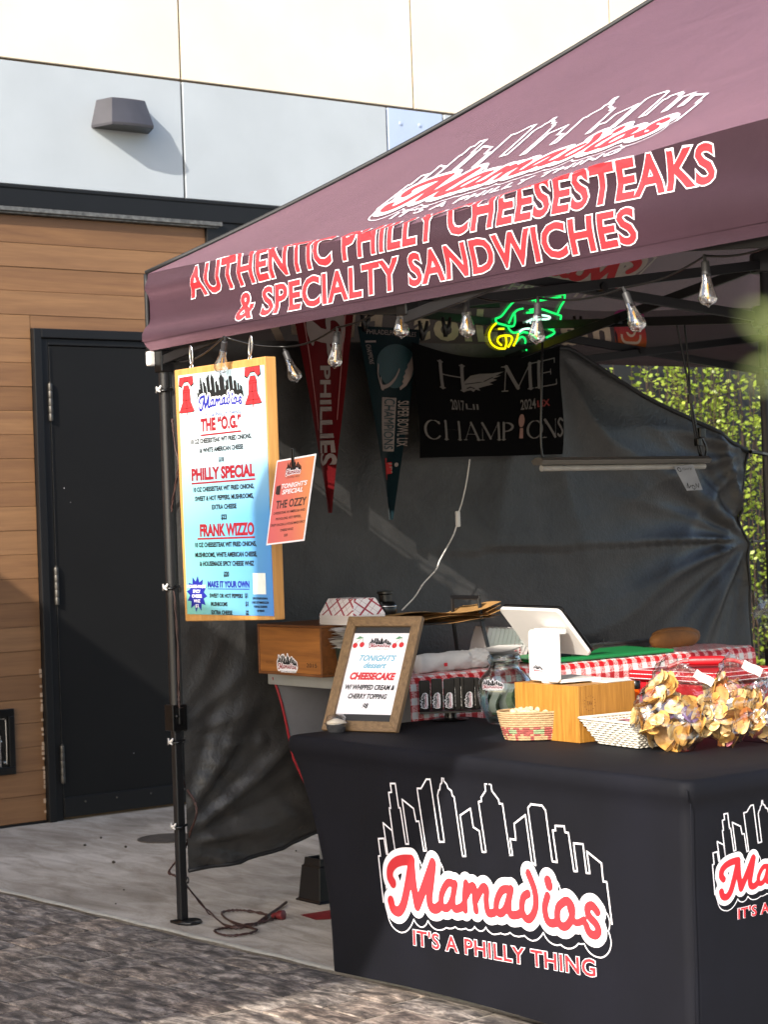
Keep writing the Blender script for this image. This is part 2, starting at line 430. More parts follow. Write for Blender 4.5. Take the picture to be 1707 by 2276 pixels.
for z1, z0 in zip(zs[:-1], zs[1:]):
    segs = [(-3, 1.2), (1.2, 5.516)] if z0 > 2.49 else [(-3, 2.1), (2.1, 4.468)]
    for y0, y1 in segs:
        if z0 < 2.49 < z1: y1 = 4.468
        bb = MB(); dx = rnd.uniform(-.002, .002)
        bb.box((WX-.02, y0+.0012, z0+.0007), (WX-.004+dx, y1, z1-.0007))
        bb.build('plank', PLK[k % 3], bld, bevel=.0016, seg=1, origin=(WX, (y0+y1)/2, (z0+z1)/2)); k += rnd.choice((1, 1, 2))
    if z0 < 2.49 < z1:
        bb = MB(); bb.box((WX-.02, 4.47, 2.4895), (WX-.004, 5.516, z1-.0012)); bb.build('plank', PLK[k % 3], bld, origin=(WX, 5, z1))
b = MB(); b.box((WX-.02, -3, 0), (WX+.004, 4.468, .011)); b.build('base_trim', M['blackpaint'], bld)
# worn pale edge where the planks meet the door frame
b = MB()
for i in range(30):
    zz = .05+i*.022*1.1
    if rnd.random() < .75: b.box((WX-.006, 4.4595-rnd.uniform(0, .006), zz), (WX-.0022, 4.4678, zz+.022*rnd.uniform(.5, 1.1)))
b.build('worn_edge', plain('raw_wood', 'b09a84', .8, .2), bld, kind='stuff')
# door frame, door, hinges
b = MB()
b.box((WX-.03, 4.470, 0), (WX+.03, 4.512, 2.487)); b.box((WX-.03, 4.512, 0), (WX+.012, 4.556, 2.44))
b.box((WX-.03, 4.512, 2.44), (WX+.03, 5.62, 2.487)); b.box((WX-.03, 4.556, 2.405), (WX+.012, 5.58, 2.439))
b.box((WX-.03, 5.58, 0), (WX+.03, 5.62, 2.4395)); b.box((WX-.03, 5.544, 0), (WX+.012, 5.579, 2.4045))
b.build('door_frame', M['blackpaint'], bld, bevel=.004)
b = MB(); b.box((WX-.03, 4.5595, .014), (WX+.006, 5.541, 2.401)); door = b.build('door', M['doorpaint'], bld, bevel=.002)
b = MB(); b.box((WX+.0062, 4.561, .015), (WX+.018, 5.54, .115)); b.build('kick_plate', M['blackpaint'], door, bevel=.003)
for y in (4.68, 4.86, 5.06, 5.26, 5.45):
    b = MB(); b.lathe([(.006, 0), (.004, .003), (0, .004)], 8, (WX+.018, y, .085), (1, 0, 0)); b.build('screw', M['steel'], door)
for zc in (2.12, 1.19, .29):
    b = MB()
    for i in range(5): b.lathe([(.0105, 0), (.0115, .003), (.0115, .034), (.0105, .037)], 12, (WX+.019, 4.556, zc-.1+i*.038), (0, 0, 1))
    b.lathe([(.006, 0), (.007, .006), (0, .01)], 10, (WX+.019, 4.556, zc+.09), (0, 0, 1))
    b.build('hinge', M['steel'], door, smooth=40)
b = MB(); b.box((WX+.013, 4.5572, .02), (WX+.0155, 4.5588, 2.4)); b.build('door_gap_seal', M['steel'], door)
# paint chips on the door
b = MB()
for i in range(6):
    y, zz, q = rnd.uniform(4.62, 5.5), rnd.uniform(.2, 1.7), rnd.uniform(.001, .003)
    b.add([(WX+.0063, y+q*cos(a)*rnd.uniform(.5, 1), zz+q*sin(a)*1.6) for a in (0, 1.2, 2.4, 3.6, 4.9)], [(0, 1, 2, 3, 4)])
b.build('paint_chip', M['print_white'], door, kind='stuff')
# post and storefront right of the planks
b = MB(); b.box((WX-.03, 5.5165, 2.4875), (WX+.02, 5.70, 3.0915)); b.box((WX-.03, 5.6205, 0), (WX+.02, 5.70, 2.4872)); b.build('corner_post', M['blackpaint'], bld, bevel=.004)
M['darkglass'] = plain('dark_glass', '0a0d0c', .06, .3, 2, 0)
for y0, y1 in ((5.74, 6.9), (6.94, 8.12)):
    b = MB(); b.box((WX-.03, y0, .12), (WX-.012, y1, 3.05)); wn = b.build('window', M['darkglass'], bld)
    b = MB()
    b.box((WX-.03, y0-.04, .1), (WX+.015, y0+.012, 3.09)); b.box((WX-.03, y1-.012, .1), (WX+.015, y1, 3.09))
    b.box((WX-.03, y0+.012, .1), (WX+.014, y1-.012, .15)); b.box((WX-.03, y0+.012, 3.02), (WX+.014, y1-.012, 3.09)); b.build('frame', M['blackpaint'], wn)
b = MB(); b.box((WX-.02, 8.13, 0), (WX+.06, 8.22, 3.09)); b.build('pale_post', plain('pale_post', 'b9b6ae', .6), bld, bevel=.004)
b = MB(); b.box((WX-.02, 8.23, 0), (WX+.01, 16, 3.09)); b.build('dark_wall', plain('dark_render', '1b1b1d', .7, .3, 3), bld)

# unseen slab added out of view, shaped to cast the forecourt's shade
Hc = 3.05
def shade(xp, zp):
    y = (zp-Hc)/.6476; return (xp-y/2.1, y)
c1, c2, c3 = shade(-2.74, 3.10), shade(-3.95, 1.75), shade(-6.75, 3.86)
x4 = WX-.4
b = MB(); b.prism([(x4, c1[1]+(c3[1]-c1[1])*(c1[0]-x4)/(c1[0]-c3[0])), c1, (c1[0]-.05, -2.7), (x4, -2.7)][::-1], Hc, Hc+.12, fr0)
b.build('shade_slab', M['cream'], bld)

q0 = shade(-3.86, 3.92); b = MB(); b.box((-3.86+.1, -.22, Hc+.1215), (-3.0+.1, -.02, 3.92+.06)); b.build('shade_box', M['cream'], bld, bevel=.01)  # unseen box added on the slab to shade the table's left part
# wall lamp
lamp = thing('wall_lamp', 'dark grey wedge shaped wall lamp on the blue grey panel', 'lamp', (WX, 5.03, 3.6))
def lampsec(z, hw, d, n=10):
    P = [(WX+.001, 5.02-hw)]
    for i in range(n+1):
        t = -1+2*i/n; P.append((WX+d*(.90+.10*(1-t*t)), 5.02+hw*.72*t))
    P += [(WX+.001, 5.02+hw)]
    return [(x, y, z) for x, y in P]
b = MB(); secs = [lampsec(3.535, .168, .15), lampsec(3.548, .17, .153), lampsec(3.68, .136, .11), lampsec(3.684, .132, .106)]; n = len(secs[0])
b.add([p for s_ in secs for p in s_], [(k*n+i, k*n+(i+1) % n, (k+1)*n+(i+1) % n, (k+1)*n+i) for k in range(3) for i in range(n)] + [tuple(range(3*n, 4*n))])
b.build('housing', M['lampgrey'], lamp, smooth=22)
b = MB(); b.add(lampsec(3.5345, .162, .145), [tuple(range(n))[::-1]]); b.box((WX+.03, 4.93, 3.537), (WX+.10, 5.13, 3.545)); b.build('diffuser', M['black'], lamp)

# framed cover low on the planks, at the left edge of the picture
cv = thing('wall_hatch', 'black framed hatch with bright metal edges low on the brown planks', 'wall hatch', (WX, 4.15, .42))
b = MB()
for lo, hi in (((3.96, .262), (4.302, .30)), ((3.96, .55), (4.302, .588)), ((4.27, .3005), (4.302, .5495)), ((3.96, .3005), (3.99, .5495))):
    b.box((WX-.004, lo[0], lo[1]), (WX+.016, hi[0], hi[1]))
b.build('frame', M['black'], cv, bevel=.003)
b = MB(); b.box((WX-.003, 3.9905, .301), (WX+.006, 4.2695, .549)); b.build('cover', plain('gloss_black', '0b0d0c', .12, .3), cv)
b = MB()
b.tube([(WX+.009, 4.255, .315), (WX+.009, 4.257, .40), (WX+.008, 4.256, .535)], .0025, 6); b.tube([(WX+.009, 4.0, .541), (WX+.009, 4.25, .541)], .004, 6)
b.box((WX+.0062, 4.20, .305), (WX+.012, 4.225, .46)); b.lathe([(.008, 0), (.006, .006), (0, .008)], 10, (WX+.006, 4.243, .325), (1, 0, 0)); b.lathe([(.008, 0), (.006, .006), (0, .008)], 10, (WX+.006, 4.225, .43), (1, 0, 0))
b.build('metal_trim', M['chrome'], cv, smooth=40)

# drain cover and red mark on the concrete
b = MB(); b.lathe([(.14, .0), (.14, .004), (.128, .0045), (.128, .002), (.12, .002), (.12, .004), (0, .0045)], 32, (-8.03, 4.62, 0), (0, 0, 1))
tag(b.build('drain_cover', plain('rusty_iron', '4b443d', .7, .3, 30, .5, 60), smooth=40), 'round dark iron drain cover set in the pale concrete', 'drain cover')
P = [on(u*S_, v*S_, 2, .0) for S_ in (1707/1659,) for u, v in ((648, 1976), (742, 1961), (742, 1984), (682, 1987))]
b = MB(); b.add([(p.x, p.y, .0018) for p in P], [(0, 1, 2, 3)])
tag(b.build('floor_tape', plain('red_tape', '7d1c1e', .6, .2, 20, .2, 60)), 'flat red tape patch on the concrete beside the black table cover', 'tape')
b = MB()
for i in range(11):
    x, y = rnd.uniform(-8.8, -6.2), rnd.uniform(3.6, 5.6); q = rnd.uniform(.004, .012)
    b.lathe([(q*.6, 0), (q, q*.4), (q*.5, q*.9), (0, q)], 5, (x, y, 0), (0, 0, 1), sy=rnd.uniform(.5, 1))
b.build('fallen_debris', plain('debris', '3a332b', .9), kind='stuff')
# ------------------------------------------------------------------ the stall's logo, measured on the table front
def cl(p):
    q = on(820+p[0]*560/1659, 1680+p[1]*560/1659, 1, 3.553); return q.x, q.z
SKY_PX = [(60,965),(32,662),(46,660),(33,547),(70,545),(85,648),(93,648),(66,443),(123,493),(143,632),(108,345),(118,345),(105,243),(125,240),(117,183),(150,183),(170,343),(180,343),(213,582),(232,582),(193,287),(268,348),(283,432),(303,432),(331,627),(348,625),(293,215),(320,215),(355,155),(380,155),(435,568),(468,568),(428,262),(435,228),(443,222),(447,190),(457,178),(458,130),(467,130),(470,165),(490,190),(496,212),(520,232),(525,262),(537,272),(587,662),(608,662),(575,393),(643,347),(660,470),(700,497),(717,635),(742,635),(697,303),(717,300),(715,275),(745,230),(740,185),(752,185),(743,105),(758,105),(768,185),(780,187),(787,232),(830,290),(833,315),(855,318),(900,655),(917,655),(902,548),(940,555),(930,448),(1005,390),(1043,702),(1068,722),(1022,345),(1042,320),(1115,328),(1138,360),(1178,697),(1210,702),(1183,492),(1203,492),(1200,462),(1260,465),(1265,505),(1287,508),(1320,762),(1342,762),(1320,577),(1382,583),(1402,773),(1425,775),(1407,632),(1502,710),(1512,830),(1535,832),(1566,1110)]
R1, R2 = .0165, .0125
LET_PX = [
 (R1, [(126,838),(108,800),(112,745),(145,705),(195,688),(250,688)]), (R1, [(252,692),(236,790),(212,910),(190,990),(160,1027),(126,1010),(112,958)]),
 (R1, [(250,700),(262,850),(284,990)]), (R1, [(284,990),(320,900),(360,790),(390,708)]), (R1*.95, [(392,712),(378,830),(365,940),(378,1000),(412,1008),(440,985)]),
 (R2, [(527,845),(490,838),(455,890),(442,950),(455,1000),(487,1000),(515,950),(533,870)]), (R2, [(537,845),(520,940),(528,1005),(565,1005),(590,985)]),
 (R2, [(608,842),(598,930),(600,1015)]), (R2, [(604,930),(640,866),(662,870),(664,950),(672,1020)]), (R2, [(672,950),(715,872),(742,880),(740,960),(752,1035),(790,1035)]),
 (R2, [(885,880),(845,888),(812,950),(806,1010),(830,1040),(866,1010),(892,930)]), (R2, [(905,880),(888,970),(898,1045),(940,1050),(965,1040)]),
 (R2, [(1016,910),(985,935),(974,1005),(990,1060),(1020,1078),(1052,1040),(1068,970),(1058,880),(1020,775)]),
 (R2, [(1145,925),(1126,1000),(1138,1078),(1165,1105),(1205,1100)]), (R2*1.25, [(1148,825),(1156,855)]),
 (R2, [(1255,962),(1215,1000),(1208,1075),(1232,1122),(1268,1122),(1300,1075),(1306,1000),(1280,960),(1255,962)]), (R2*.8, [(1285,985),(1295,1030),(1320,1095),(1350,1100),(1385,1082)]),
 (R2, [(1472,1030),(1440,990),(1408,1003),(1415,1055),(1462,1110),(1478,1158),(1455,1184),(1418,1168),(1398,1120)])]
sky_raw = [cl(p) for p in SKY_PX]
let_raw = [[(*cl(p), r) for p in catmull(pts, 5)] for r, pts in LET_PX]
def norm(p): return ((p[0]+4.909)/1.047, (p[1]-.157-.044*(p[0]+4.75))/1.047) + tuple(r/1.047 for r in p[2:])
sky_n = [norm(p) for p in sky_raw]; let_n = [[norm(p) for p in s_] for s_ in let_raw]
def script_layers(lets, x0, x1, y0, y1, st, halo, sh=None):
    f = Field(x0, x1, y0, y1, st).strokes(lets, 0)
    out = [f.mesh(), f.mesh(f.d-halo)]
    if sh:
        g = Field(x0, x1, y0, y1, st).strokes([[(p[0]+sh[0], p[1]+sh[1], p[2]) for p in s_] for s_ in lets], 0)
        d = g.d-halo; ring = np.maximum(np.maximum(d-.0028, -(d+.0012)), -(f.d-halo+.001))
        out.append(f.mesh(ring))
    return out
RAW = script_layers(let_raw, -4.96, -3.80, .1, .52, .0035, .021, (.012, -.024))
NRM = script_layers(let_n, -.06, 1.07, -.02, .42, .006, .022)
ROOFL = script_layers(let_n, -.06, 1.07, -.02, .42, .0038, .022, (.012, -.024))
def poly_strip(pts, wd):
    """a thin line of constant width, as short flat quads"""
    b_ = ([], [])
    for a, c in zip(pts[:-1], pts[1:]):
        dx, dy = c[0]-a[0], c[1]-a[1]; L = sqrt(dx*dx+dy*dy) or 1; nx, ny = -dy/L*wd/2, dx/L*wd/2; ex, ey = dx/L*wd*.45, dy/L*wd*.45
        o = len(b_[0]); b_[0].extend([(a[0]+nx-ex, a[1]+ny-ey), (a[0]-nx-ex, a[1]-ny-ey), (c[0]-nx+ex, c[1]-ny+ey), (c[0]+nx+ex, c[1]+ny+ey)]); b_[1].append((o, o+1, o+2, o+3))
    return b_
_sk = [p for p in sky_n]; sky_fill_poly = _sk + [(1.0, .18), (.03, .18)]
_ff = Field(-.06, 1.07, -.06, .62, .006)
_in = _ff.inside(sky_fill_poly); _fs = Field(-.06, 1.07, -.06, .62, .006).strokes([[(p[0], p[1]) for p in sky_fill_poly + sky_fill_poly[:1]]], .0)
SKYF = _ff.mesh(np.where(_in, -_fs.d, _fs.d))
_bg = np.minimum(np.where(_in, -_fs.d, _fs.d)-.03, Field(-.06, 1.07, -.06, .62, .006).strokes(let_n, 0).d-.05)
_bg = np.minimum(_bg, Field(-.06, 1.07, -.06, .62, .006).strokes([[(.2, .035), (.9, .035)]], .04).d); STICK = _ff.mesh(_bg)
PHL = text_fit("IT'S A PHILLY THING", .16, .93, .0, .045, .0, 0, 1.1)
def logo(parent, fr, x, y, wd, main='print_maroon', tagm='print_dark', sky='print_dark', halo='print_white', stick=False, e=.0004, sub='logo', plate=None):
    """printed logo: skyline, script name and line below; x, y is its lower left corner in the frame"""
    def put(m2, d, b_): b_.d2(m2, lambda a, c: fr(x+a*wd, y+c*wd, d))
    b = MB(); mats = [M[sky], M[halo], M[main], M[tagm]]
    if stick: b.m = 1; put(STICK, e, b)
    b.m = 0; put(SKYF, e*2, b); 
    b.m = 1; put(NRM[1], e*3, b)
    b.m = 2; put(NRM[0], e*4, b)
    b.m = 3; put(PHL, e*4, b)
    return b.build(sub, mats, parent)
def lines(parent, fr, items, mat, d=.0008, name='lettering'):
    b = MB(); 
    for it in items: b.d2(it, lambda a, c: fr(a, c, d))
    return b.build(name, M[mat], parent)

# ------------------------------------------------------------------ canopy tent
X0, X1, Y0, Y1 = -6.29, -1.72, 3.615, 6.90
CXM, CYM = -4.765, (Y0+Y1)/2; RUN = CYM-Y0; CX2 = X1-(CXM-X0)
def hipz(t): t *= RUN; return 2.385 + .535*t + .089*t*t
tent = thing('canopy_tent', 'pop up market canopy with mauve black printed roof and black folding frame', 'canopy', (X0, Y0, 0))
def cloth(name, col, col2, rough=.5):
    N = NT(name); v = objvec(N)
    f1 = noise(N, v, 2.2, 4, .5, .4); f2 = noise(N, mapping(N, v, (1, 1, 2)), 1.8, 3, .5, .8); wv = noise(N, v, 700, 2)
    N.l(ramp(N, f1, [(.3, hx(col)), (.7, hx(col2))]), N.b.inputs['Base Color'])  # two cloth tones mixed at random by noise
    N.set(Roughness=rough, Sheen_Weight=1.0, Sheen_Roughness=.36, Sheen_Tint=(1, .55, .68, 1)); N.b.inputs['Specular IOR Level'].default_value = .2
    h = mix(N, .12, f2, wv); bump(N, h, .34, .03)
    tr = N.n('ShaderNodeBsdfTranslucent'); tr.inputs[0].default_value = (.34, .31, .29, 1); mx = N.n('ShaderNodeMixShader'); mx.inputs[0].default_value = .09
    N.l(N.b.outputs[0], mx.inputs[1]); N.l(tr.outputs[0], mx.inputs[2]); N.l(mx.outputs[0], N.out.inputs[0]); return N.m
M['canopy'] = cloth('canopy_cloth', '27171f', '34212b')
M['binding'] = plain('black_binding', '111113', .6, .1, 30, .1, 200)
def sag(u): return .05*sin(1.5*pi*min(max(u, 0), 1))**2
def side_map(k):
    """front, right, back, left side of the tent: local along 0..1 from its left end seen from outside, depth inward"""
    if k == 0: return lambda u, d: (X0+u*(X1-X0), Y0+d)
    if k == 1: return lambda u, d: (X1-d, Y0+u*(Y1-Y0))
    if k == 2: return lambda u, d: (X1-u*(X1-X0), Y1-d)
    return lambda u, d: (X0+d, Y1-u*(Y1-Y0))
def wob(u, s_, k):
    """soft folds in the hanging valance: outward offset"""
    e = exp(-((u-.0)/.16)**2) + .55*exp(-((u-1)/.2)**2)
    return max(-.005, (.022*e*sin(34*s_+6*u+k) + .011*sin(24*s_+9*u+k*2) + .006*sin(u*17+k)*(1-s_/.28)) * min(1, s_/.03+.2))
VB = 2.101
def surf(k, u, s_):
    """cloth point at distance s_ up from the valance's lower edge (over the fold and on up the roof)"""
    mp = side_map(k); zc = 2.385-sag(u); h = zc-VB
    if s_ <= h:
        wb = wob(u, s_, k)*min(1, (h-s_)/.06); r = max(0, 1-(h-s_)/.03); q = mp(u, -wb+.004*r*r*min(1, (h-s_)/.01))
        return Vector((q[0], q[1], VB+s_))
    d = (s_-h)*.885; t = min(d/RUN, .999); e = t*RUN/WIDE[k%2]; us = (u-e)/(1-2*e)
    x, y = mp(u, d); return Vector((x, y, roofz(k, us, t)))
WIDE = (X1-X0, Y1-Y0)
def roofz(k, us, t): return hipz(t) - sag(us)*(1-t)**2 + .010*sin(us*7+2*t*5+k)*t*(1-t)
def roofpt(k, us, t):
    e = t*RUN/WIDE[k%2]; x, y = side_map(k)(e+us*(1-2*e), t*RUN)
    return Vector((x, y, roofz(k, us, t)))
names = ('front', 'right', 'back', 'left'); rp, vp = [], []
for k in range(4):
    b = MB(); b.grid(lambda u, v: roofpt(k, u, v*.998), 40, 26); rp.append(b.build('roof_panel', M['canopy'], tent, smooth=True))
    b = MB(); b.grid(lambda u, v: surf(k, u, v*(2.385-sag(u)-VB)), 70, 14); vp.append(b.build('valance', M['canopy'], tent, smooth=True))
    b = MB(); b.grid(lambda u, v: surf(k, u, .034+v*.0025)+Vector((0, 0, 0)) + (Vector((0, -.0025, 0)) if k == 0 else Vector((0, 0, 0))), 60, 1); b.build('hem', M['canopy'], vp[k], smooth=True)
for cx_, cy_ in ((X0, Y0), (X1, Y0), (X1, Y1), (X0, Y1)):
    b = MB(); sx_, sy_ = (1 if cx_ == X0 else -1), (1 if cy_ == Y0 else -1)
    b.tube([(cx_-.004*sx_+RUN*t*sx_, cy_-.004*sy_+RUN*t*sy_, hipz(t)+.003) for t in [i/16 for i in range(17)]], .010, 6)
    b.build('hip_binding', M['binding'], tent, smooth=True)
for cx_, cy_ in ((X0, Y0), (X1, Y0), (X1, Y1), (X0, Y1)):
    b = MB(); b.tube([(cx_-.003*(1 if cx_ == X0 else -1), cy_-.003*(1 if cy_ == Y0 else -1), VB+.0+.283*i/6) for i in range(7)], .009, 6)
    b.build('corner_binding', M['binding'], tent, smooth=True)

# printing on the front valance and roof
def onfront(off):
    def f(x, s_):
        u = (x-X0)/(X1-X0); s_ = s_ + .02*sin(pi*min(1, u*1.5))*min(1, s_/.2); p = surf(0, u, s_); h = 2.385-sag(u)-VB
        n = Vector((0, -1, 0)) if s_ < h-.015 else (Vector((0, -.5, .86)) if s_ > h+.015 else Vector((0, -.8, .6)))
        return p + n*(off + .007*max(0, 1-abs(s_-h)/.03))
    return f
xs = [X0+.05*i for i in range(1, 61)]; ys = [.02*i for i in range(1, 24)]
t1 = ("AUTHENTIC PHILLY CHEESESTEAKS", -5.985, -3.432, .158, .094); t2 = ("& SPECIALTY SANDWICHES", -5.672, -3.712, .046, .083)
b = MB(); b.m = 0
for body, a, c, base, cap in (t1, t2): b.d2(dice(text_fit(body, a, c, base, cap, .026, 0, 1.06, .027), xs, ys), onfront(.0022))
b.m = 1
for body, a, c, base, cap in (t1, t2): b.d2(dice(text_fit(body, a, c, base, cap, .026, 0, 1.06), xs, ys), onfront(.0040))
b.build('lettering', [M['print_white'], M['print_coral']], vp[0])
def roof_logo(k, off, flip, par, cx0, wd, e=.002):
    def g(d):
        def f(a, c):
            u = (cx0 + a*wd)/WIDE[k%2]; s_ = (2.385-sag(u)-VB)+.075+c*wd*.88
            return surf(k, u, s_) + Vector((0, 0, off+(e*d if off > 0 else -e*d)))
        return f
    b = MB(); xs_ = [.06*i for i in range(-1, 19)]; ys_ = [.05*i for i in range(-1, 14)]
    b.m = 0; b.d2(dice(poly_strip(sky_n, .0085), xs_, ys_), g(1)); b.d2(ROOFL[2], g(1)); b.d2(ROOFL[1], g(1)); b.d2(dice(text_fit("IT'S A PHILLY THING", .16, .93, .012, .034, .02, 0, 1.1), xs_, ys_), g(1))
    b.m = 1; b.d2(ROOFL[0], g(2))
    return b.build('logo', [M['print_white'], M['print_coral']], par)
roof_logo(0, .002, False, rp[0], 1.17, 1.35)
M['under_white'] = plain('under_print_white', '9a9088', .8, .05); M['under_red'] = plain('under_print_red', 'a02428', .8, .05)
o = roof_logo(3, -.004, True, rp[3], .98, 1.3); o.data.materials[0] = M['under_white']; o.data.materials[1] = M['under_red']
# handle printed on the left valance, which shows through from inside mirrored
def onleft(off): return lambda y, s_, d=0: surf(3, (Y1-y)/(Y1-Y0), s_) + Vector((off, 0, 0))
b = MB(); m2 = text_fit('mamadios_philly', -5.93, -4.10, .085, .125, .03, 0, 1.12)
b.d2(dice(([(-x, y) for x, y in m2[0]], m2[1]), [4+.06*i for i in range(40)], [.03*i for i in range(9)]), onleft(.003))
b.build('lettering', M['tan'], vp[3])
b = MB(); N = NT('app_icon'); tc = N.n('ShaderNodeTexCoord'); sp = N.n('ShaderNodeSeparateXYZ'); N.l(tc.outputs['Generated'], sp.inputs[0])
N.l(ramp(N, sp.outputs['Z'], [(0, hx('c07818')), (.35, hx('b03a2a')), (.7, hx('8c2040')), (1, hx('7c2060'))]), N.b.inputs['Base Color']); N.set(Roughness=.8)
def rr(cx_, cy_, w_, h_, r_, n=5):
    return [(cx_+sx_*(w_/2-r_)+r_*cos(a), cy_+sy_*(h_/2-r_)+r_*sin(a)) for sx_, sy_, a0 in ((1, 1, 0), (-1, 1, pi/2), (-1, -1, pi), (1, -1, 3*pi/2)) for a in [a0+pi/2*i/n for i in range(n+1)]]
IY, IS = 6.05, .155
b.m = 0; b.flat(rr(IY, IS, .19, .19, .045), onleft(.003))
fr_i = onleft(.0045); b.m = 1
def ring2(cx_, cy_, w_, r_, th, n=5):
    o_, i_ = rr(cx_, cy_, w_, w_, r_, n), rr(cx_, cy_, w_-2*th, w_-2*th, max(r_-th, .004), n); q = len(o_)
    return (o_+i_, [(i, (i+1) % q, q+(i+1) % q, q+i) for i in range(q)])
b.d2(ring2(IY, IS, .125, .035, .012), lambda a, c: fr_i(a, c)); b.d2(ring2(IY, IS, .062, .031, .011), lambda a, c: fr_i(a, c)); b.flat(rr(IY-.037, IS+.037, .014, .014, .006), lambda a, c, d=0: fr_i(a, c))
b.build('icon', [N.m, M['tan']], vp[3])

# frame: legs, scissor bars, hub
LX0, LX1, LY0, LY1 = -6.25, -1.76, 3.650, 6.86
FR = M['blackmetal']
def leg(cx_, cy_, main=False):
    b = MB()
    b.box((cx_-.016, cy_-.016, .012), (cx_+.016, cy_+.016, .80)); lg = b.build('leg', FR, tent, bevel=.004)
    b = MB(); b.lathe([(.021, .78), (.021, 2.28)], 12, (cx_, cy_, 0)); b.build('upper_tube', FR, lg, smooth=40)
    b = MB(); b.box((cx_-.03, cy_-.03, .705), (cx_+.03, cy_+.03, .80)); b.box((cx_+.03, cy_-.012, .73), (cx_+.045, cy_+.012, .79)); b.lathe([(.008, 0), (.008, .008), (0, .01)], 10, (cx_+.036, cy_-.013, .76), (0, -1, 0)); b.build('height_lock', M['black'], lg, bevel=.004)
    b = MB(); b.box((cx_-.035, cy_-.035, 0), (cx_+.035, cy_+.035, .010)); b.lathe([(.045, 0), (.046, .01), (.038, .014)], 14, (cx_+.03, cy_+.012, 0)); b.build('foot', M['black'], lg, bevel=.003)
    b = MB(); b.box((cx_-.026, cy_-.026, 2.02), (cx_+.026, cy_+.026, 2.10)); b.build('bracket', M['black'], lg, bevel=.004)
    return lg
lg = leg(LX0, LY0); leg(LX1, LY0); leg(LX0, LY1); leg(LX1, LY1)
b = MB(); b.box((LX0-.05, LY0-.05, 2.045), (LX0-.02, LY0-.02, 2.10)); b.build('clip', M['white'], lg, bevel=.008)
for zc in (1.955, 1.23, .665, .355, ):
    b = MB(); b.tube([(LX0+(.026)*cos(a), LY0+(.026)*sin(a), zc+.004*sin(a*2)) for a in [2*pi*i/12 for i in range(12)]], .005, 6, closed=True)
    b.m = 1
    b.tube([(LX0-.012, LY0-.028, zc+.012), (LX0, LY0-.032, zc), (LX0+.014, LY0-.03, zc+.004), (LX0+.024, LY0-.03, zc+.014)], [.003, .006, .006, .003], 6)
    b.tube([(LX0-.014, LY0-.028, zc-.010), (LX0, LY0-.032, zc), (LX0+.018, LY0-.03, zc-.008)], [.003, .005, .003], 6)
    b.build('cable_tie', [M['black'], M['white']], lg, smooth=True)
def bars(p, q, hi0, lo0, hi1, lo1):
    """a crossing pair between two uprights"""
    p, q = Vector((*p, 0)), Vector((*q, 0)); n = Vector((-(q-p).y, (q-p).x, 0)).normalized()*.013
    for s_, (a, c) in ((1, (hi0, lo1)), (-1, (lo0, hi1))):
        b = MB(); b.bar(p+Vector((0, 0, a))+n*s_, q+Vector((0, 0, c))+n*s_, .016, .034); b.build('truss_bar', FR, tent, bevel=.002, seg=1)
    b = MB(); m_ = (p+q)/2; zz = (hi0+lo0+hi1+lo1)/4; b.lathe([(.016, -.026), (.016, .026)], 10, m_+Vector((0, 0, zz)), n); b.build('pivot', M['black'], tent)
xa, xb = CXM, CX2
for p, q in (((LX0, LY0), (xa, LY0)), ((xa, LY0), (xb, LY0)), ((xb, LY0), (LX1, LY0)), ((LX0, LY1), (xa, LY1)), ((xa, LY1), (xb, LY1)), ((xb, LY1), (LX1, LY1)), ((LX0, CYM), (LX0, LY1)), ((LX1, LY0), (LX1, CYM)), ((LX1, CYM), (LX1, LY1))): bars(p, q, 2.245, 2.06, 2.245, 2.09)
for p, q in (((LX0, CYM), (xa, CYM)), ((xa, LY0), (xa, CYM)), ((xa, LY1), (xa, CYM)), ((LX1, CYM), (xb, CYM)), ((xb, LY0), (xb, CYM)), ((xb, LY1), (xb, CYM))): bars(p, q, 2.245, 2.09, 2.31, 2.12)
bars((LX0, LY0), (LX0, CYM), 2.345, 2.27, 2.335, 2.26); bars((xa, CYM), (xb, CYM), 2.31, 2.12, 2.31, 2.12)
for p in ((xa, LY0), (xb, LY0), (xa, LY1), (xb, LY1), (LX0, CYM), (LX1, CYM)):
    for zz in (2.09, 2.245):
        b = MB(); b.box((p[0]-.026, p[1]-.026, zz-.022), (p[0]+.026, p[1]+.026, zz+.022)); b.build('joint', M['black'], tent, bevel=.004)
for px_ in (CXM, CX2):
    b = MB(); b.lathe([(.02, 2.06), (.02, 3.44), (.06, 3.45), (.05, 3.46), (0, 3.465)], 14, (px_, CYM, 0)); b.lathe([(.05, 2.09), (.055, 2.10), (.055, 2.15), (.05, 2.16)], 12, (px_, CYM, 0)); b.lathe([(.05, 2.28), (.055, 2.29), (.055, 2.34), (.05, 2.35)], 12, (px_, CYM, 0))
    b.build('centre_pole', FR, tent, smooth=40)

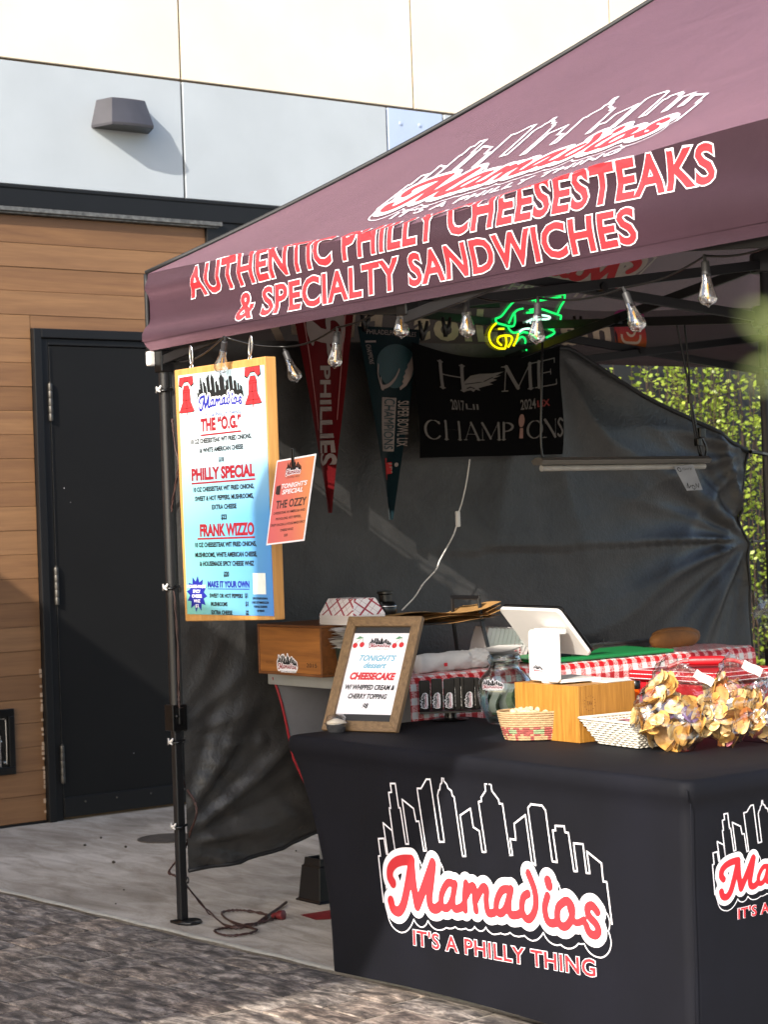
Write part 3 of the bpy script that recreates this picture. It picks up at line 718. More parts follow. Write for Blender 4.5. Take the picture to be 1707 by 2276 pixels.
# ------------------------------------------------------------------ side wall of the stall
def tarp_mat():
    N = NT('black_vinyl'); v = objvec(N); a = noise(N, v, 5, 5, .6, .6); c = noise(N, v, 60, 4, .6); d = noise(N, mapping(N, v, (1, 6, 6)), 8, 4, .6, 1.2)
    N.l(ramp(N, a, [(.3, hx('2a2928')), (.7, hx('3b3a39'))]), N.b.inputs['Base Color'])
    N.l(ramp(N, c, [(.3, (.30,)*3), (.7, (.46,)*3)]), N.b.inputs['Roughness']); N.b.inputs['Specular IOR Level'].default_value = .42
    bump(N, mix(N, .4, d, c), .3, .012); return N.m
M['tarp'] = tarp_mat()
TY0, TY1 = 3.672, 6.70
def lerpc(t, pts):
    for (a, va), (c, vc) in zip(pts[:-1], pts[1:]):
        if t <= c: return va + (vc-va)*(t-a)/(c-a)
    return pts[-1][1]
def tz0(y): return lerpc(y, [(3.6, .187), (3.86, .198), (4.07, .224), (4.22, .267), (5, .30), (6.7, .18)])
def tz1(y): return lerpc(y, [(3.6, 2.14), (5.3, 2.16), (5.607, 2.155), (6.03, 1.968), (6.43, 1.827), (6.7, 1.712)])
def tyr(z): return lerpc(z, [(.1, 6.655), (1.02, 6.663), (1.22, 6.672), (1.30, 6.69), (1.34, 6.655), (1.41, 6.622), (1.49, 6.645), (1.712, 6.70), (2.2, 6.70)])
def ridge(x): return (1-abs(((x) % 2)-1))**2
ANC = [(3.60, .28, .060, 9.0, .62, .3), (3.60, .66, .022, 11.0, .5, 1.2), (4.3, .25, .02, 9, .35, .5), (3.62, .30, .022, 21.0, .55, .8), (6.69, 1.30, .018, 17.0, .8, .2), (6.69, 1.31, .05, 6.5, 1.3, .4), (6.70, 1.71, .03, 8.0, .9, .9), (5.5, 2.16, .02, 7, .9, .2), (3.72, 2.1, .012, 8, .7, 0)]
def tarp(u, v):
    y = TY0 + u*(TY1-TY0); z = tz0(y) + v*(tz1(y)-tz0(y)); yr = tyr(z); y = TY0 + u*(yr-TY0)
    d = .012*sin(3.1*y+1.7*z) + .010*sin(5.3*z-2.2*y+1)
    for ay, az, am, fq, rg, ph in ANC:
        dy, dz = y-ay, z-az; r = sqrt(dy*dy+dz*dz); th = atan2(dz, dy)
        d += am*(ridge(th*fq/pi*1.6+ph+.2*sin(r*5))-.35)*min(1, r/.18)*exp(-(r/rg)**2)
    zs_ = .62+.155*(y-3.62); q = abs(z-zs_)
    if y < 4.7: d -= .010*exp(-(q/.012)**2)*(1+.5*sin(y*190)); d += .005*sin(y*95)*exp(-((z-zs_+.03)/.03)**2)
    return Vector((-6.205 - .03*exp(-u/.05) + d*.8*(1-exp(-u/.02)) + .02*(u if u < .5 else 1-u), y, z))
side = MB(); side.grid(tarp, 150, 110)
tw = thing('side_tarp', 'black vinyl side wall hung along the left side of the stall with stretched folds', 'tarp', (-6.2, 3.7, .2))
t_ = side.build('sheet', M['tarp'], tw, smooth=True)
b = MB(); b.tube([tarp(u/60, 0)+Vector((.002, 0, 0)) for u in range(61)], .008, 6); b.tube([tarp(1, v/40) for v in range(41)], .007, 6); b.tube([tarp(u/60, 1) for u in range(30, 61)], .011, 6)
b.build('edge_binding', M['binding'], tw, smooth=True)
b = MB(); b.tube([(-6.19+.008*cos(a), 3.64, .165+.011*sin(a)) for a in [2*pi*i/10 for i in range(10)]], .003, 6, closed=True); b.build('ring', M['blackmetal'], tw, smooth=True)
b = MB(); b.tube([(-6.20, 6.70, 1.712), (-6.21, 6.78, 1.705), (-6.235, 6.845, 1.70)], .010, 6); b.tube([(-6.20, 6.69, 1.30), (-6.235, 6.845, 1.30)], .006, 6); b.build('strap', M['black'], tw)
# ------------------------------------------------------------------ display table under its fitted black cover
TZ = .752
TX0, TX1, TYF, TYB = -5.392, -3.545, 3.553, 4.315
def cover_mat():
    N = NT('stretch_cloth'); v = objvec(N); f = noise(N, v, 2.5, 4); wv = noise(N, v, 900, 2)
    N.l(ramp(N, f, [(.3, hx('0a0b11')), (.7, hx('10111a'))]), N.b.inputs['Base Color'])
    N.set(Roughness=.72, Sheen_Weight=.0, Sheen_Roughness=.5, Sheen_Tint=(.8, .8, 1, 1)); N.b.inputs['Specular IOR Level'].default_value = .2
    f3 = noise(N, mapping(N, v, (2.2, 2.2, .8)), 1.6, 3, .5, 1.0)
    bump(N, mix(N, .12, f3, wv), .3, .02); return N.m
M['cover'] = cover_mat()
tbl = thing('display_table', 'table in a fitted black stretch cover printed with the white skyline logo', 'table', ((TX0+TX1)/2, (TYF+TYB)/2, 0))
def inset(z):
    """how far the stretched sides pull in from the table edge at height z: (front and back, left end, right end)"""
    q = max(0, min(1, (TZ-.055-z)/.64)); l_ = .175*(1-(1-q)**2.2)
    return .012*q + .004, l_ + .0, .004 + .02*q
def ring_at(z, extra=0, n=26, hem=None, rc=.035):
    f_, l_, r_ = inset(z); P = []
    x0, x1, y0, y1 = TX0+l_+extra, TX1-r_-extra, TYF+f_+extra, TYB-f_-extra
    def hemz(t): return z + (hem*sin(pi*t) if hem else 0)
    cs = [((x1-rc, y0+rc), -pi/2), ((x1-rc, y1-rc), 0), ((x0+rc, y1-rc), pi/2), ((x0+rc, y0+rc), pi)]
    seg = [((x0+rc, y0), (x1-rc, y0)), ((x1, y0+rc), (x1, y1-rc)), ((x1-rc, y1), (x0+rc, y1)), ((x0, y1-rc), (x0, y0+rc))]
    for k in range(4):
        a, c = seg[k]; m_ = n if k % 2 == 0 else n//2
        for i in range(m_): t = i/m_; P.append((a[0]+(c[0]-a[0])*t, a[1]+(c[1]-a[1])*t, hemz(t)))
        (cx_, cy_), a0 = cs[k]
        for i in range(5): P.append((cx_+rc*cos(a0+pi/2*i/5), cy_+rc*sin(a0+pi/2*i/5), z))
    return P
rings = [ring_at(TZ, .018), ring_at(TZ-.003, .007), ring_at(TZ-.010, .001), ring_at(TZ-.030, -.001), ring_at(TZ-.048, .001), ring_at(TZ-.058, .007)]
rings += [ring_at(z_, .010+.0*z_) for z_ in (.66, .62, .56, .5, .44, .38, .32, .26, .2, .14, .09)] + [ring_at(.04, .010, hem=.012), ring_at(.006, .011, hem=.022), ring_at(.006, .02, hem=.022)]
n = len(rings[0]); b = MB()
b.add([p for r_ in rings for p in r_], [(k*n+(i+1) % n, k*n+i, (k+1)*n+i, (k+1)*n+(i+1) % n) for k in range(len(rings)-1) for i in range(n)] + [tuple(range(n))])
cover = b.build('cover', M['cover'], tbl, smooth=50)
b = MB()
for cx_, cy_ in ((TX0+.22, TYF+.1), (TX0+.22, TYB-.1), (TX1-.08, TYF+.08), (TX1-.08, TYB-.08)): b.lathe([(.014, 0), (.014, .70)], 10, (cx_, cy_, 0))
b.build('leg', M['steel'], tbl)
b = MB(); b.tube([(TX1-.005, TYF+.016, TZ-.058), (TX1-.012, TYF+.018, .5), (TX1-.018, TYF+.022, .25), (TX1-.026, TYF+.024, .03)], .0016, 6); b.tube([(TX1-.006, TYF+.004, TZ-.02), (TX1-.005, TYF+.008, TZ-.055)], .0022, 6); b.build('seam', M['cover'], cover, smooth=True)
frT = Fr((0, TYF, 0), (1, 0, 0), (0, 0, 1))          # local x = world x, local y = height, outward = towards the viewer
def tz_front(x, z): f_, _, _ = inset(z); return Vector((x, TYF+f_+.010, z))
def ontable(d): return lambda x, z: tz_front(x, z) + Vector((0, -d, 0))
b = MB(); b.m = 0
gx, gz = [-4.95+.1*i for i in range(12)], [.1+.04*i for i in range(16)]
b.d2(dice(poly_strip(sky_raw, .0052), (), gz), ontable(.0016)); b.d2(RAW[2], ontable(.0016)); b.d2(RAW[1], ontable(.0018))
tagl = dict(body="IT'S A PHILLY THING", x0=-4.748, x1=-3.935, base=0, cap=.044, bold=.02, space=1.08)
def tilt(m2): return ([(x, y+.157+.0435*(x+4.748)) for x, y in m2[0]], m2[1])
b.d2(tilt(text_fit(grow=.03, **tagl)), ontable(.0016)); b.m = 1; b.d2(tilt(text_fit(**tagl)), ontable(.0026)); b.d2(RAW[0], ontable(.0026))
b.build('logo', [M['print_white'], M['print_coral']], cover)
SX = .575; SY0, SZ0 = 3.652, .374
def onend(d): return lambda a, c: Vector((TX1-inset(SZ0+c*SX)[2]-.010+d, SY0+a*SX, SZ0+.012+c*SX))
b = MB(); b.m = 0; b.d2(poly_strip(sky_n, .0062), onend(.0016)); b.d2(ROOFL[2], onend(.0016)); b.d2(ROOFL[1], onend(.0018)); b.d2(text_fit("IT'S A PHILLY THING", .16, .93, -.02, .045, .02, 0, 1.08, .03), onend(.0016))
b.m = 1; b.d2(ROOFL[0], onend(.0026)); b.d2(text_fit("IT'S A PHILLY THING", .16, .93, -.02, .045, .02, 0, 1.08), onend(.0026)); b.build('logo', [M['print_white'], M['print_red']], cover)
# small black-covered stand behind it
b = MB(); b.box((-5.1, 4.34, 0), (-3.65, 4.98, .745)); tag(b.build('prep_table', M['cover'], bevel=.02), 'black covered table directly behind the display table, under the red cooler', 'table')

# ------------------------------------------------------------------ back table with the checked cloth
BZ, BX0, BX1, BY0, BY1 = .902, -6.16, -5.40, 4.0, 5.80
M['gplastic'] = plain('grey_plastic', '8b8b88', .5, .12, 6, .1, 80)
bt = thing('folding_table', 'grey plastic folding table on black leg risers along the black side wall', 'table', ((BX0+BX1)/2, 4.9, 0))
b = MB(); b.box((BX0, BY0, BZ-.035), (BX1, BY1, BZ-.004)); b.prism([(BX0, BZ-.05), (BX0+.42, BZ-.05), (BX0+.46, BZ-.03), (BX1, BZ-.03), (BX1, BZ-.006), (BX0, BZ-.006)], 0, .03, Fr((0, BY0-.002, 0), (1, 0, 0), (0, 0, 1), (0, 1, 0)))
b.build('tabletop', M['gplastic'], bt, bevel=.004)
M['leggrey'] = plain('leg_grey', '77797c', .45, .1, 10, .05, 100)
for cy_ in (4.22, 5.55):
    for cx_, cy_ in ((-6.223, 4.275) if cy_ < 5 else (-6.018, cy_), (-5.518, cy_)):
        b = MB(); b.tube([(cx_+(.06 if cx_ > -5.8 else -.0), cy_+.05*(1 if cy_ < 5 else -1), BZ-.04), (cx_, cy_, .6), (cx_-.0, cy_, .34), (cx_-.012, cy_-.0, .30), (cx_-.012, cy_, .03)], .0155, 10); b.build('leg', M['leggrey'], bt, smooth=True)
rx, ry = -6.13, 4.19
ris = None
for i, (cx_, cy_) in enumerate(((-6.235, 4.275), (-5.53, 4.22), (-6.03, 5.55), (-5.53, 5.55))):
    if ris is None:
        ris = thing('leg_riser', 'black plastic leg riser under the grey leg beside the table cover', 'riser', (cx_, cy_, 0), 'table leg risers')
        b = MB()
        def sq(h, z_): return [(cx_+sx_*h, cy_+sy_*h, z_) for sx_, sy_ in ((-1, -1), (1, -1), (1, 1), (-1, 1))]
        lv = [sq(.082, 0), sq(.082, .006), sq(.074, .008), sq(.062, .135), sq(.056, .136), sq(.053, .165), sq(.044, .165), sq(.042, .10)]
        b.add([p for l_ in lv for p in l_], [(k*4+i_, k*4+(i_+1) % 4, (k+1)*4+(i_+1) % 4, (k+1)*4+i_) for k in range(7) for i_ in range(4)] + [(28, 29, 30, 31)])
        b.build('body', M['black'], ris, bevel=.004)
    else: copy_tree(ris, loc=(cx_, cy_, 0), label=['black leg riser hidden behind the printed table front', 'black leg riser at the rear end, by the side wall', 'black leg riser at the rear end, away from the side wall'][i-1])
def check():
    N = NT('checked_vinyl'); tc = N.n('ShaderNodeTexCoord'); sp = N.n('ShaderNodeSeparateXYZ'); N.l(tc.outputs['UV'], sp.inputs[0])
    P = .048
    def par(o_):
        a = N.n('ShaderNodeMath', operation='DIVIDE'); a.inputs[1].default_value = P; N.l(o_, a.inputs[0])
        f = N.n('ShaderNodeMath', operation='FRACT'); N.l(a.outputs[0], f.inputs[0])
        g = N.n('ShaderNodeMath', operation='GREATER_THAN'); g.inputs[1].default_value = .5; N.l(f.outputs[0], g.inputs[0]); return g.outputs[0]
    px, py = par(sp.outputs['X']), par(sp.outputs['Y'])
    s_ = N.n('ShaderNodeMath', operation='ADD'); N.l(px, s_.inputs[0]); N.l(py, s_.inputs[1])
    h = N.n('ShaderNodeMath', operation='MULTIPLY'); h.inputs[1].default_value = .5; N.l(s_.outputs[0], h.inputs[0])
    v = N.n('ShaderNodeTexVoronoi'); v.inputs['Scale'].default_value = 170; N.l(tc.outputs['UV'], v.inputs['Vector'])
    pk = mix(N, ramp(N, v.outputs['Distance'], [(.35, (0, 0, 0)), (.5, (1, 1, 1))]), hx('c9494f'), hx('e9a9a6'))
    col = ramp(N, h.outputs[0], [(0, hx('e8e2df')), (.25, (0, 0, 0)), (.75, hx('b8131a'))], 'CONSTANT')
    e = N.n('ShaderNodeMath', operation='COMPARE'); e.inputs[1].default_value = .5; e.inputs[2].default_value = .1; N.l(h.outputs[0], e.inputs[0])
    N.l(mix(N, e.outputs[0], col, pk), N.b.inputs['Base Color']); N.set(Roughness=.5); return N.m
M['check'] = check()
def uvset(ob, fn):
    me = ob.data; uv = me.uv_layers.new(name='UVMap')
    for lp in me.loops: uv.data[lp.index].uv = fn(me.vertices[lp.vertex_index].co + ORG[ob.name])
tcl = thing('checked_tablecloth', 'red and white checked vinyl cloth over the back table', 'tablecloth', (-5.7, 4.9, BZ))
def drape(u, v):
    y = BY0+.075 + u*(BY1-BY0-.07); L = .40; dl = v*(.68+.16); 
    if dl < .68: x, z = BX0+.02+dl*(BX1+.004-BX0-.02)/.68, BZ+.001+.0015*sin(y*40+dl*30)
    else:
        q = (dl-.68)/.16; x = BX1+.006+.010*min(1, q*4)+.008*q*sin(y*23+1); z = BZ+.001-.16*q + .006*q*sin(y*14)
    return Vector((x, y, z))
b = MB(); b.grid(drape, 90, 34); o = b.build('cloth', M['check'], tcl, smooth=True)
uvset(o, lambda c: (c.y, (c.x if c.z > BZ-.004 else BX1+(BZ-c.z))))
M['flannel'] = plain('grey_flannel', '75757a', .95, .15, 5, .3, 40)
def back(u, v):
    z = .88-v*.58; y0_ = lerpc(.88-z, [(0, 4.0), (.14, 4.03), (.31, 4.077), (.41, 4.125), (.54, 4.205), (.6, 4.27)])
    return Vector((-6.125+.015*sin(u*16+v*4)+.01*sin(v*9), y0_+u*1.5, z))
b = MB(); b.grid(back, 40, 24); b.build('hanging_back', M['flannel'], tcl, smooth=True)
b = MB(); b.tube([back(0, i/24) for i in range(25)], .005, 6); b.build('red_edge', plain('red_edge', '8a1420', .6), tcl, smooth=True)

# wine crate, paper trays, napkins
M['crate'] = wood('crate_wood', '7a4a20', 'a86c30', 'X', .5, .5, True); M['crate_d'] = wood('crate_edge', '5a3416', '7c4c22', 'X', .6, .5)
cy0 = 3.90
pT = [on(*q, 1, cy0) for q in ((572, 1386), (572, 1492), (717, 1490), (710, 1379))]
cx0, cx1, cz0, cz1 = pT[0].x, pT[2].x, BZ+.002, pT[0].z
cr = thing('wooden_crate', 'wooden wine crate marked 2015 with logo sticker, on its side at the table end', 'crate', ((cx0+cx1)/2, cy0+.15, cz0))
b = MB(); b.box((cx0+.010, cy0, cz0+.010), (cx1-.010, cy0+.012, cz1-.010)); o = b.build('front_board', M['crate'], cr, bevel=.001)
for lo, hi in (((cx0, cz0), (cx1, cz0+.0095)), ((cx0, cz1-.0095), (cx1, cz1)), ((cx0, cz0+.010), (cx0+.0095, cz1-.010)), ((cx1-.0095, cz0+.010), (cx1, cz1-.010))):
    b = MB(); b.box((lo[0], cy0-.002, lo[1]), (hi[0], cy0+.34, hi[1])); b.build('side_board', M['crate_d'], cr, bevel=.0015)
b = MB()
frc = Fr((0, cy0, 0), (1, 0, 0), (0, 0, 1))
kx = (cx1-cx0)/145; kz = (cz1-cz0)/108
def cpx(a, b_): return cx0+(a-572)*kx, cz0+(1492-b_)*kz
q = cpx(560+635/5.184, 1300+893/5.184); q2 = cpx(560+752/5.184, 1300+850/5.184)
lines(o, frc, [text_fit('2015', q[0], q2[0], q[1], .0145, .0, 0, 1.1)], 'print_dark', .0008)
lines(o, frc, [text_fit('ROAD', cpx(590, 0)[0], cpx(608, 0)[0], q[1]+.004, .011, -.01)], 'crate_d', .0008, 'faded_stamp')
q = cpx(560+290/5.184, 1300+972/5.184); logo(o, frc, q[0], q[1]+.002, cpx(560+525/5.184, 0)[0]-q[0], stick=True, tagm='print_dark', sub='sticker')
M['boat_w'] = plain('paper_board', 'd8d3d0', .7, .06, 10, .05, 60)
def plaid():
    N = NT('red_plaid_board'); tc = N.n('ShaderNodeTexCoord')
    def stripes(ang, sc, wd):
        v = mapping(N, tc.outputs['UV'], (1, 1, 1), (0, 0, 0), (0, 0, ang)); sp = N.n('ShaderNodeSeparateXYZ'); N.l(v, sp.inputs[0])
        a = N.n('ShaderNodeMath', operation='MULTIPLY'); a.inputs[1].default_value = sc; N.l(sp.outputs[0], a.inputs[0])
        f = N.n('ShaderNodeMath', operation='FRACT'); N.l(a.outputs[0], f.inputs[0]); g = N.n('ShaderNodeMath', operation='LESS_THAN'); g.inputs[1].default_value = wd; N.l(f.outputs[0], g.inputs[0]); return g.outputs[0]
    c = hx('e3dedd')
    col = mix(N, stripes(.85, 20, .14), c, hx('a01c34')); col = mix(N, stripes(-.85, 20, .14), col, hx('a01c34')); col = mix(N, stripes(.85, 20, .04), col, hx('38323a'))
    v2 = stripes(.85, 40, .05); col = mix(N, v2, col, hx('9c6a74')); col = mix(N, stripes(-.85, 40, .05), col, hx('9c6a74'))
    N.l(col, N.b.inputs['Base Color']); N.set(Roughness=.6); return N.m
M['plaid'] = plaid()
ts = thing('food_tray_stack', 'stack of upturned red plaid paper food trays on top of the wooden crate', 'tray stack', (cx0+.3, cy0+.1, cz1))
def tray(o_, w0, d0, w1, d1, z0_, z1_, mat, name, par):
    b_ = MB(); A = [(sx_*w0/2, sy_*d0/2, z0_) for sx_, sy_ in ((-1, -1), (1, -1), (1, 1), (-1, 1))]; B = [(sx_*w1/2, sy_*d1/2, z1_) for sx_, sy_ in ((-1, -1), (1, -1), (1, 1), (-1, 1))]
    b_.add([Vector(o_)+Vector(p) for p in A+B], [(0, 1, 5, 4), (1, 2, 6, 5), (2, 3, 7, 6), (3, 0, 4, 7), (4, 5, 6, 7)])
    return b_.build(name, mat, par, bevel=.002, seg=1)
tsx = (on(687, 1372, 1, cy0+.05).x+on(800, 1340, 1, cy0+.05).x)/2 + .01
for i in range(7):
    k = 1; z_ = cz1+.001+i*.0055; ww = .205; dd = .145
    o = tray((tsx+rnd.uniform(-.001, .001), cy0+.12, 0), ww, dd, ww*.76, dd*.66, z_, z_+.058, M['plaid'] if i == 6 else M['boat_w'], 'paper_tray', ts)
    if i == 6:
        uv = o.data.uv_layers.new(name='UVMap')
        for p in o.data.polygons:
            for li in p.loop_indices:
                c = o.data.vertices[o.data.loops[li].vertex_index].co; nrm = p.normal
                uv.data[li].uv = (c.x, c.z*1.2) if abs(nrm.y) > .4 else ((c.y+.3, c.z*1.2) if abs(nrm.x) > .4 else (c.x, c.y))
nk = thing('napkin_holder', 'stack of white napkins in a dark green tub beside the crate', 'napkins', (cx1+.075, cy0+.1, BZ))
b = MB(); b.lathe([(.050, 0), (.062, .10), (.064, .104), (.060, .104), (.05, .01)], 20, (cx1+.075, cy0+.08, BZ+.002)); b.build('tub', plain('dark_green_tub', '17251f', .4), nk, smooth=40)
for i in range(9):
    b = MB(); h = .05; z_ = BZ+.104+i*.0085; r1 = random.Random(i)
    dx, dy = r1.uniform(-.006, .006), r1.uniform(-.006, .006)
    b.grid(lambda u, v: Vector((cx1+.072+dx+(u-.5)*.115, cy0+.08+dy+(v-.5)*.115, z_+.003*sin(u*5+i)+.002*sin(v*7+i*2)+.0038*(1 if 0 < u < 1 and 0 < v < 1 else 0))), 6, 6)
    b.grid(lambda u, v: Vector((cx1+.072+dx+(u-.5)*.115, cy0+.08+dy+(v-.5)*.115, z_-.003+.003*sin(u*5+i)+.002*sin(v*7+i*2))), 6, 6)
    b.build('napkin', M['paper'], nk, smooth=True)

# black serving rack carrying a kraft envelope, paper goods
RX = -5.78
rk = thing('serving_rack', 'black steel serving rack with two end handles on the back table', 'rack', (RX, 4.43, BZ))
ry0, ry1, rz = 4.20, 4.66, 1.062
for i, yy in enumerate((ry0, ry1)):
    b = MB(); pts = [(RX+.10, yy+.03, BZ+.002), (RX+.085, yy, rz), (RX+.08, yy-.005, 1.145)], [(RX-.10, yy+.03, BZ+.002), (RX-.085, yy, rz), (RX-.08, yy-.005, 1.145)]
    for P in pts:
        for a, c in zip(P[:-1], P[1:]): b.bar(a, c, .016, .008, (1, 0, 0))
    b.bar((RX-.088, yy-.005, 1.148), (RX+.088, yy-.005, 1.148), .010, .016); b.build('end_frame', M['blackmetal'], rk, bevel=.002, seg=1)
b = MB()
for xx in (-.08, -.03, .03, .08): b.bar((RX+xx, ry0-.02, rz), (RX+xx, ry1+.02, rz), .012, .008)
b.build('shelf', M['blackmetal'], rk, bevel=.002, seg=1)
M['kraft'] = plain('kraft_paper', 'a87f4a', .75, .12, 8, .2, 30)
b = MB()
def env(z_, ph, k):
    def f(u, v): return Vector((RX-.11+.23*u, ry0-.03+(ry1-ry0+.10)*v, z_+.006*sin(v*9+ph)+.005*sin(u*5+ph*2)+.012*(u-.5)*k+(.02*max(0, v-.86)/.14 if k > .5 else 0)))
    return f
for i in range(5): b.grid(env(rz+.008+i*.0065, i*1.3, .2+.2*i), 8, 16)
tag(b.build('kraft_envelopes', M['kraft'], smooth=True), 'pile of brown kraft envelopes lying on the black serving rack', 'envelopes')
pot = thing('pump_pot', 'black lidded pot behind the dessert sign on the serving rack', 'pot', (RX-.0, 4.27, rz))
b = MB(); b.lathe([(.04, 0), (.042, .01), (.042, .03), (.034, .042), (.024, .046), (.024, .07), (.03, .074), (.03, .082), (0, .086)], 24, (RX+.03, 4.255, rz+.045)); b.build('lid', M['black'], pot, smooth=40)
b = MB(); b.lathe([(.0425, .026), (.0432, .028), (.0425, .031)], 24, (RX+.03, 4.255, rz+.045)); b.build('band', M['chrome'], pot, smooth=True)
# upended stack of paper boats
bs = thing('paper_boat_stack', 'nested stack of white paper food boats with red print lying on its side', 'paper boats', (-5.86, 4.83, BZ))
M['boatprint'] = plain('boat_print', 'a33a3c', .7)
for i in range(11):
    yy = 4.70+i*.021; tl = .25-.012*i
    def bo(u, v):
        a = (u-.5)*2.0; return Vector((-5.86+.075*sin(a)*1.0, yy+.045*v*(.4+.6*cos(a*.9)), BZ+.004+.135*v**.8*(1 if abs(a) < .6 else 1-.18*(abs(a)-.6)) + .0*u))
    fr = Fr((-5.80, yy, BZ+.003), (sin(tl)*.3+.0, cos(.25), -.28), (.12, .28, 1))
    w0, w1, hh, dp = .075, .10, .135-.002*i, .05
    b = MB(); outl = [(-w0/2, 0), (w0/2, 0), (w1/2, hh*.55), (w1/2*.92, hh), (-w1/2*.92, hh*.97), (-w1/2, hh*.5)]
    b.prism(outl, 0, .012, lambda a, c, d: fr(d*1.5, c, a)); o = b.build('paper_boat', M['boat_w'], bs, bevel=.001, seg=1)
b = MB()
for i in range(12):
    zz = BZ+.02+i*.009; b.box((-5.745, 4.86, zz), (-5.744, 4.866+.003*(i % 2), zz+.006)); b.box((-5.745, 4.882, zz), (-5.744, 4.889, zz+.005))
b.build('red_print', M['boatprint'], bs)
# wrapped roll
rl = thing('wrapped_roll', 'long roll wrapped in crinkled white paper with twisted end', 'wrapped roll', (-5.5, 4.34, BZ))
r1 = random.Random(3); prof = []
for i in range(81):
    t = i/80; r_ = .034*(1-.12*exp(-((t-.72)/.03)**2)); r_ *= min(1, (t/.04)**.5 if t < .04 else 1, ((1-t)/.05)**.5 if t > .95 else 1)
    prof.append((max(r_, 1e-4), -.16+t*.325))
b = MB(); b.lathe(prof, 72, (-5.49, 4.345, BZ+.036), (.06, 1, .02), fn=lambda a, r_, z_: r_*(1+.05*sin(a*3+z_*60)+.04*sin(a*7-z_*110)*(1 if z_ > .05 else .25)+.03*sin(a*13+z_*200)*(1+.8*sin(z_*330+a*2))*(1 if z_ > .05 else .2)))
b.build('paper', plain('crinkled_paper', 'c4c1bd', .75, .08, 20, .7, 28), rl, smooth=60)
b = MB(); b.box((-5.4545, 4.285, BZ+.022), (-5.4535, 4.30, BZ+.034)); b.build('red_tab', M['print_red'], rl)
pp = thing('printed_paper_pile', 'loose pile of white paper sheets with pink edges beside the wrapped roll', 'papers', (-5.53, 4.57, BZ))
M['pink'] = plain('pink_sheet', 'd99a98', .8, .08)
for i in range(12):
    r1 = random.Random(40+i); b = MB(); z_ = BZ+.004+i*.0048; tl = .25*(i/11)
    b.grid(lambda u, v: Vector((-5.60+.15*v, 4.49+r1.uniform(0, .001)+.012*(i % 3)+(.125+.006*(i % 4))*u, z_+.010*u*tl*6*u+.002*sin(u*6+v*4+i))), 6, 3); b.build('sheet', M['pink'] if i in (4, 5, 1, 2) else M['paper'], pp, smooth=True)

# green board, scraper, steel edge, rolls, plastic wrap, blue tub
M['green'] = plain('green_board', '0f7a3c', .45, .08, 6, .1, 200)
gb = thing('cutting_board', 'green plastic cutting board at the edge of the checked cloth', 'cutting board', (-5.5, 5.05, BZ))
b = MB(); b.prism([(-5.40, 4.70), (-5.40, 5.37), (-5.72, 5.42), (-5.72, 4.74)], BZ+.003, BZ+.016, fr0); b.build('board', M['green'], gb, bevel=.003)
b = MB(); b.box((-5.86, 4.95, BZ+.003), (-5.75, 5.62, BZ+.022)); b.box((-5.751, 4.95, BZ+.0225), (-5.745, 5.62, BZ+.034)); tag(b.build('steel_tray', M['steel'], bevel=.002), 'long steel tray with bright rim behind the green cutting board', 'tray')
sc_ = thing('bench_scraper', 'curved steel scraper with dark handle on the green cutting board', 'scraper', (-5.5, 5.02, BZ+.02))
b = MB(); b.grid(lambda u, v: Vector((-5.50+.05*v, 4.90+.16*u, BZ+.019+.030*u*u+.002*v)), 12, 4); b.build('blade', M['steel'], sc_, smooth=True)
b = MB(); b.tube([(-5.475, 4.83, BZ+.02), (-5.475, 4.90, BZ+.022)], .010, 8); b.tube([(-5.46, 5.058, BZ+.048), (-5.46, 5.06, BZ+.075)], .002, 6); b.build('handle', M['black'], sc_, smooth=40)
M['bread'] = plain('bread_crust', '8a5a2c', .75, .28, 12, .25, 60)
def roll(cx_, cy_, L_, H_, lab, ang):
    b_ = MB(); ax = Vector((sin(ang), cos(ang), 0)); pr = [(max(1e-4, H_*.62*(1-abs(2*t-1)**3.2)**.5), (t-.5)*L_) for t in [i/18 for i in range(19)]]
    b_.lathe(pr, 20, (cx_, cy_, BZ+.002+H_*.50), ax, fn=lambda a, r_, z_: r_*(1+.03*sin(3*a+z_*30)), sx=.85 if abs(ax.x) < .5 else 1)
    return tag(b_.build('bread_roll', M['bread'], smooth=True), lab, 'bread roll', 'bread rolls on the checked cloth')
roll(-5.63, 5.60, .26, .058, 'nearer brown bread roll lying by the green board', .05); roll(-5.74, 5.72, .24, .062, 'brown bread roll half hidden behind the nearer roll', .2)
b = MB(); b.lathe([(.03, 0), (.034, .07), (.03, .07), (.027, .005)], 18, (-5.80, 4.985, BZ+.003)); tag(b.build('blue_tub', plain('blue_tub', '14205c', .4), smooth=40), 'small dark blue tub behind the tablet screen', 'tub')
M['film'] = glass('clear_film', (.97, .97, .98), .05, .12, .9, 26)
r1 = random.Random(11)
def wrap(u, v):
    return Vector((-5.50+.22*v+.04*sin(u*9+v*7)+.03*sin(v*17), 5.86+.42*u+.03*sin(v*11+u*5), .80+.30*(1-u)**.8*(.35+.65*sin(pi*(.15+.75*v)))+.03*sin(u*14+v*9)+.02*sin(u*31-v*19)))
b = MB(); b.grid(wrap, 40, 30); tag(b.build('plastic_wrap', M['film'], smooth=True), 'crumpled sheet of clear plastic wrap beyond the far end of the checked table', 'plastic wrap')
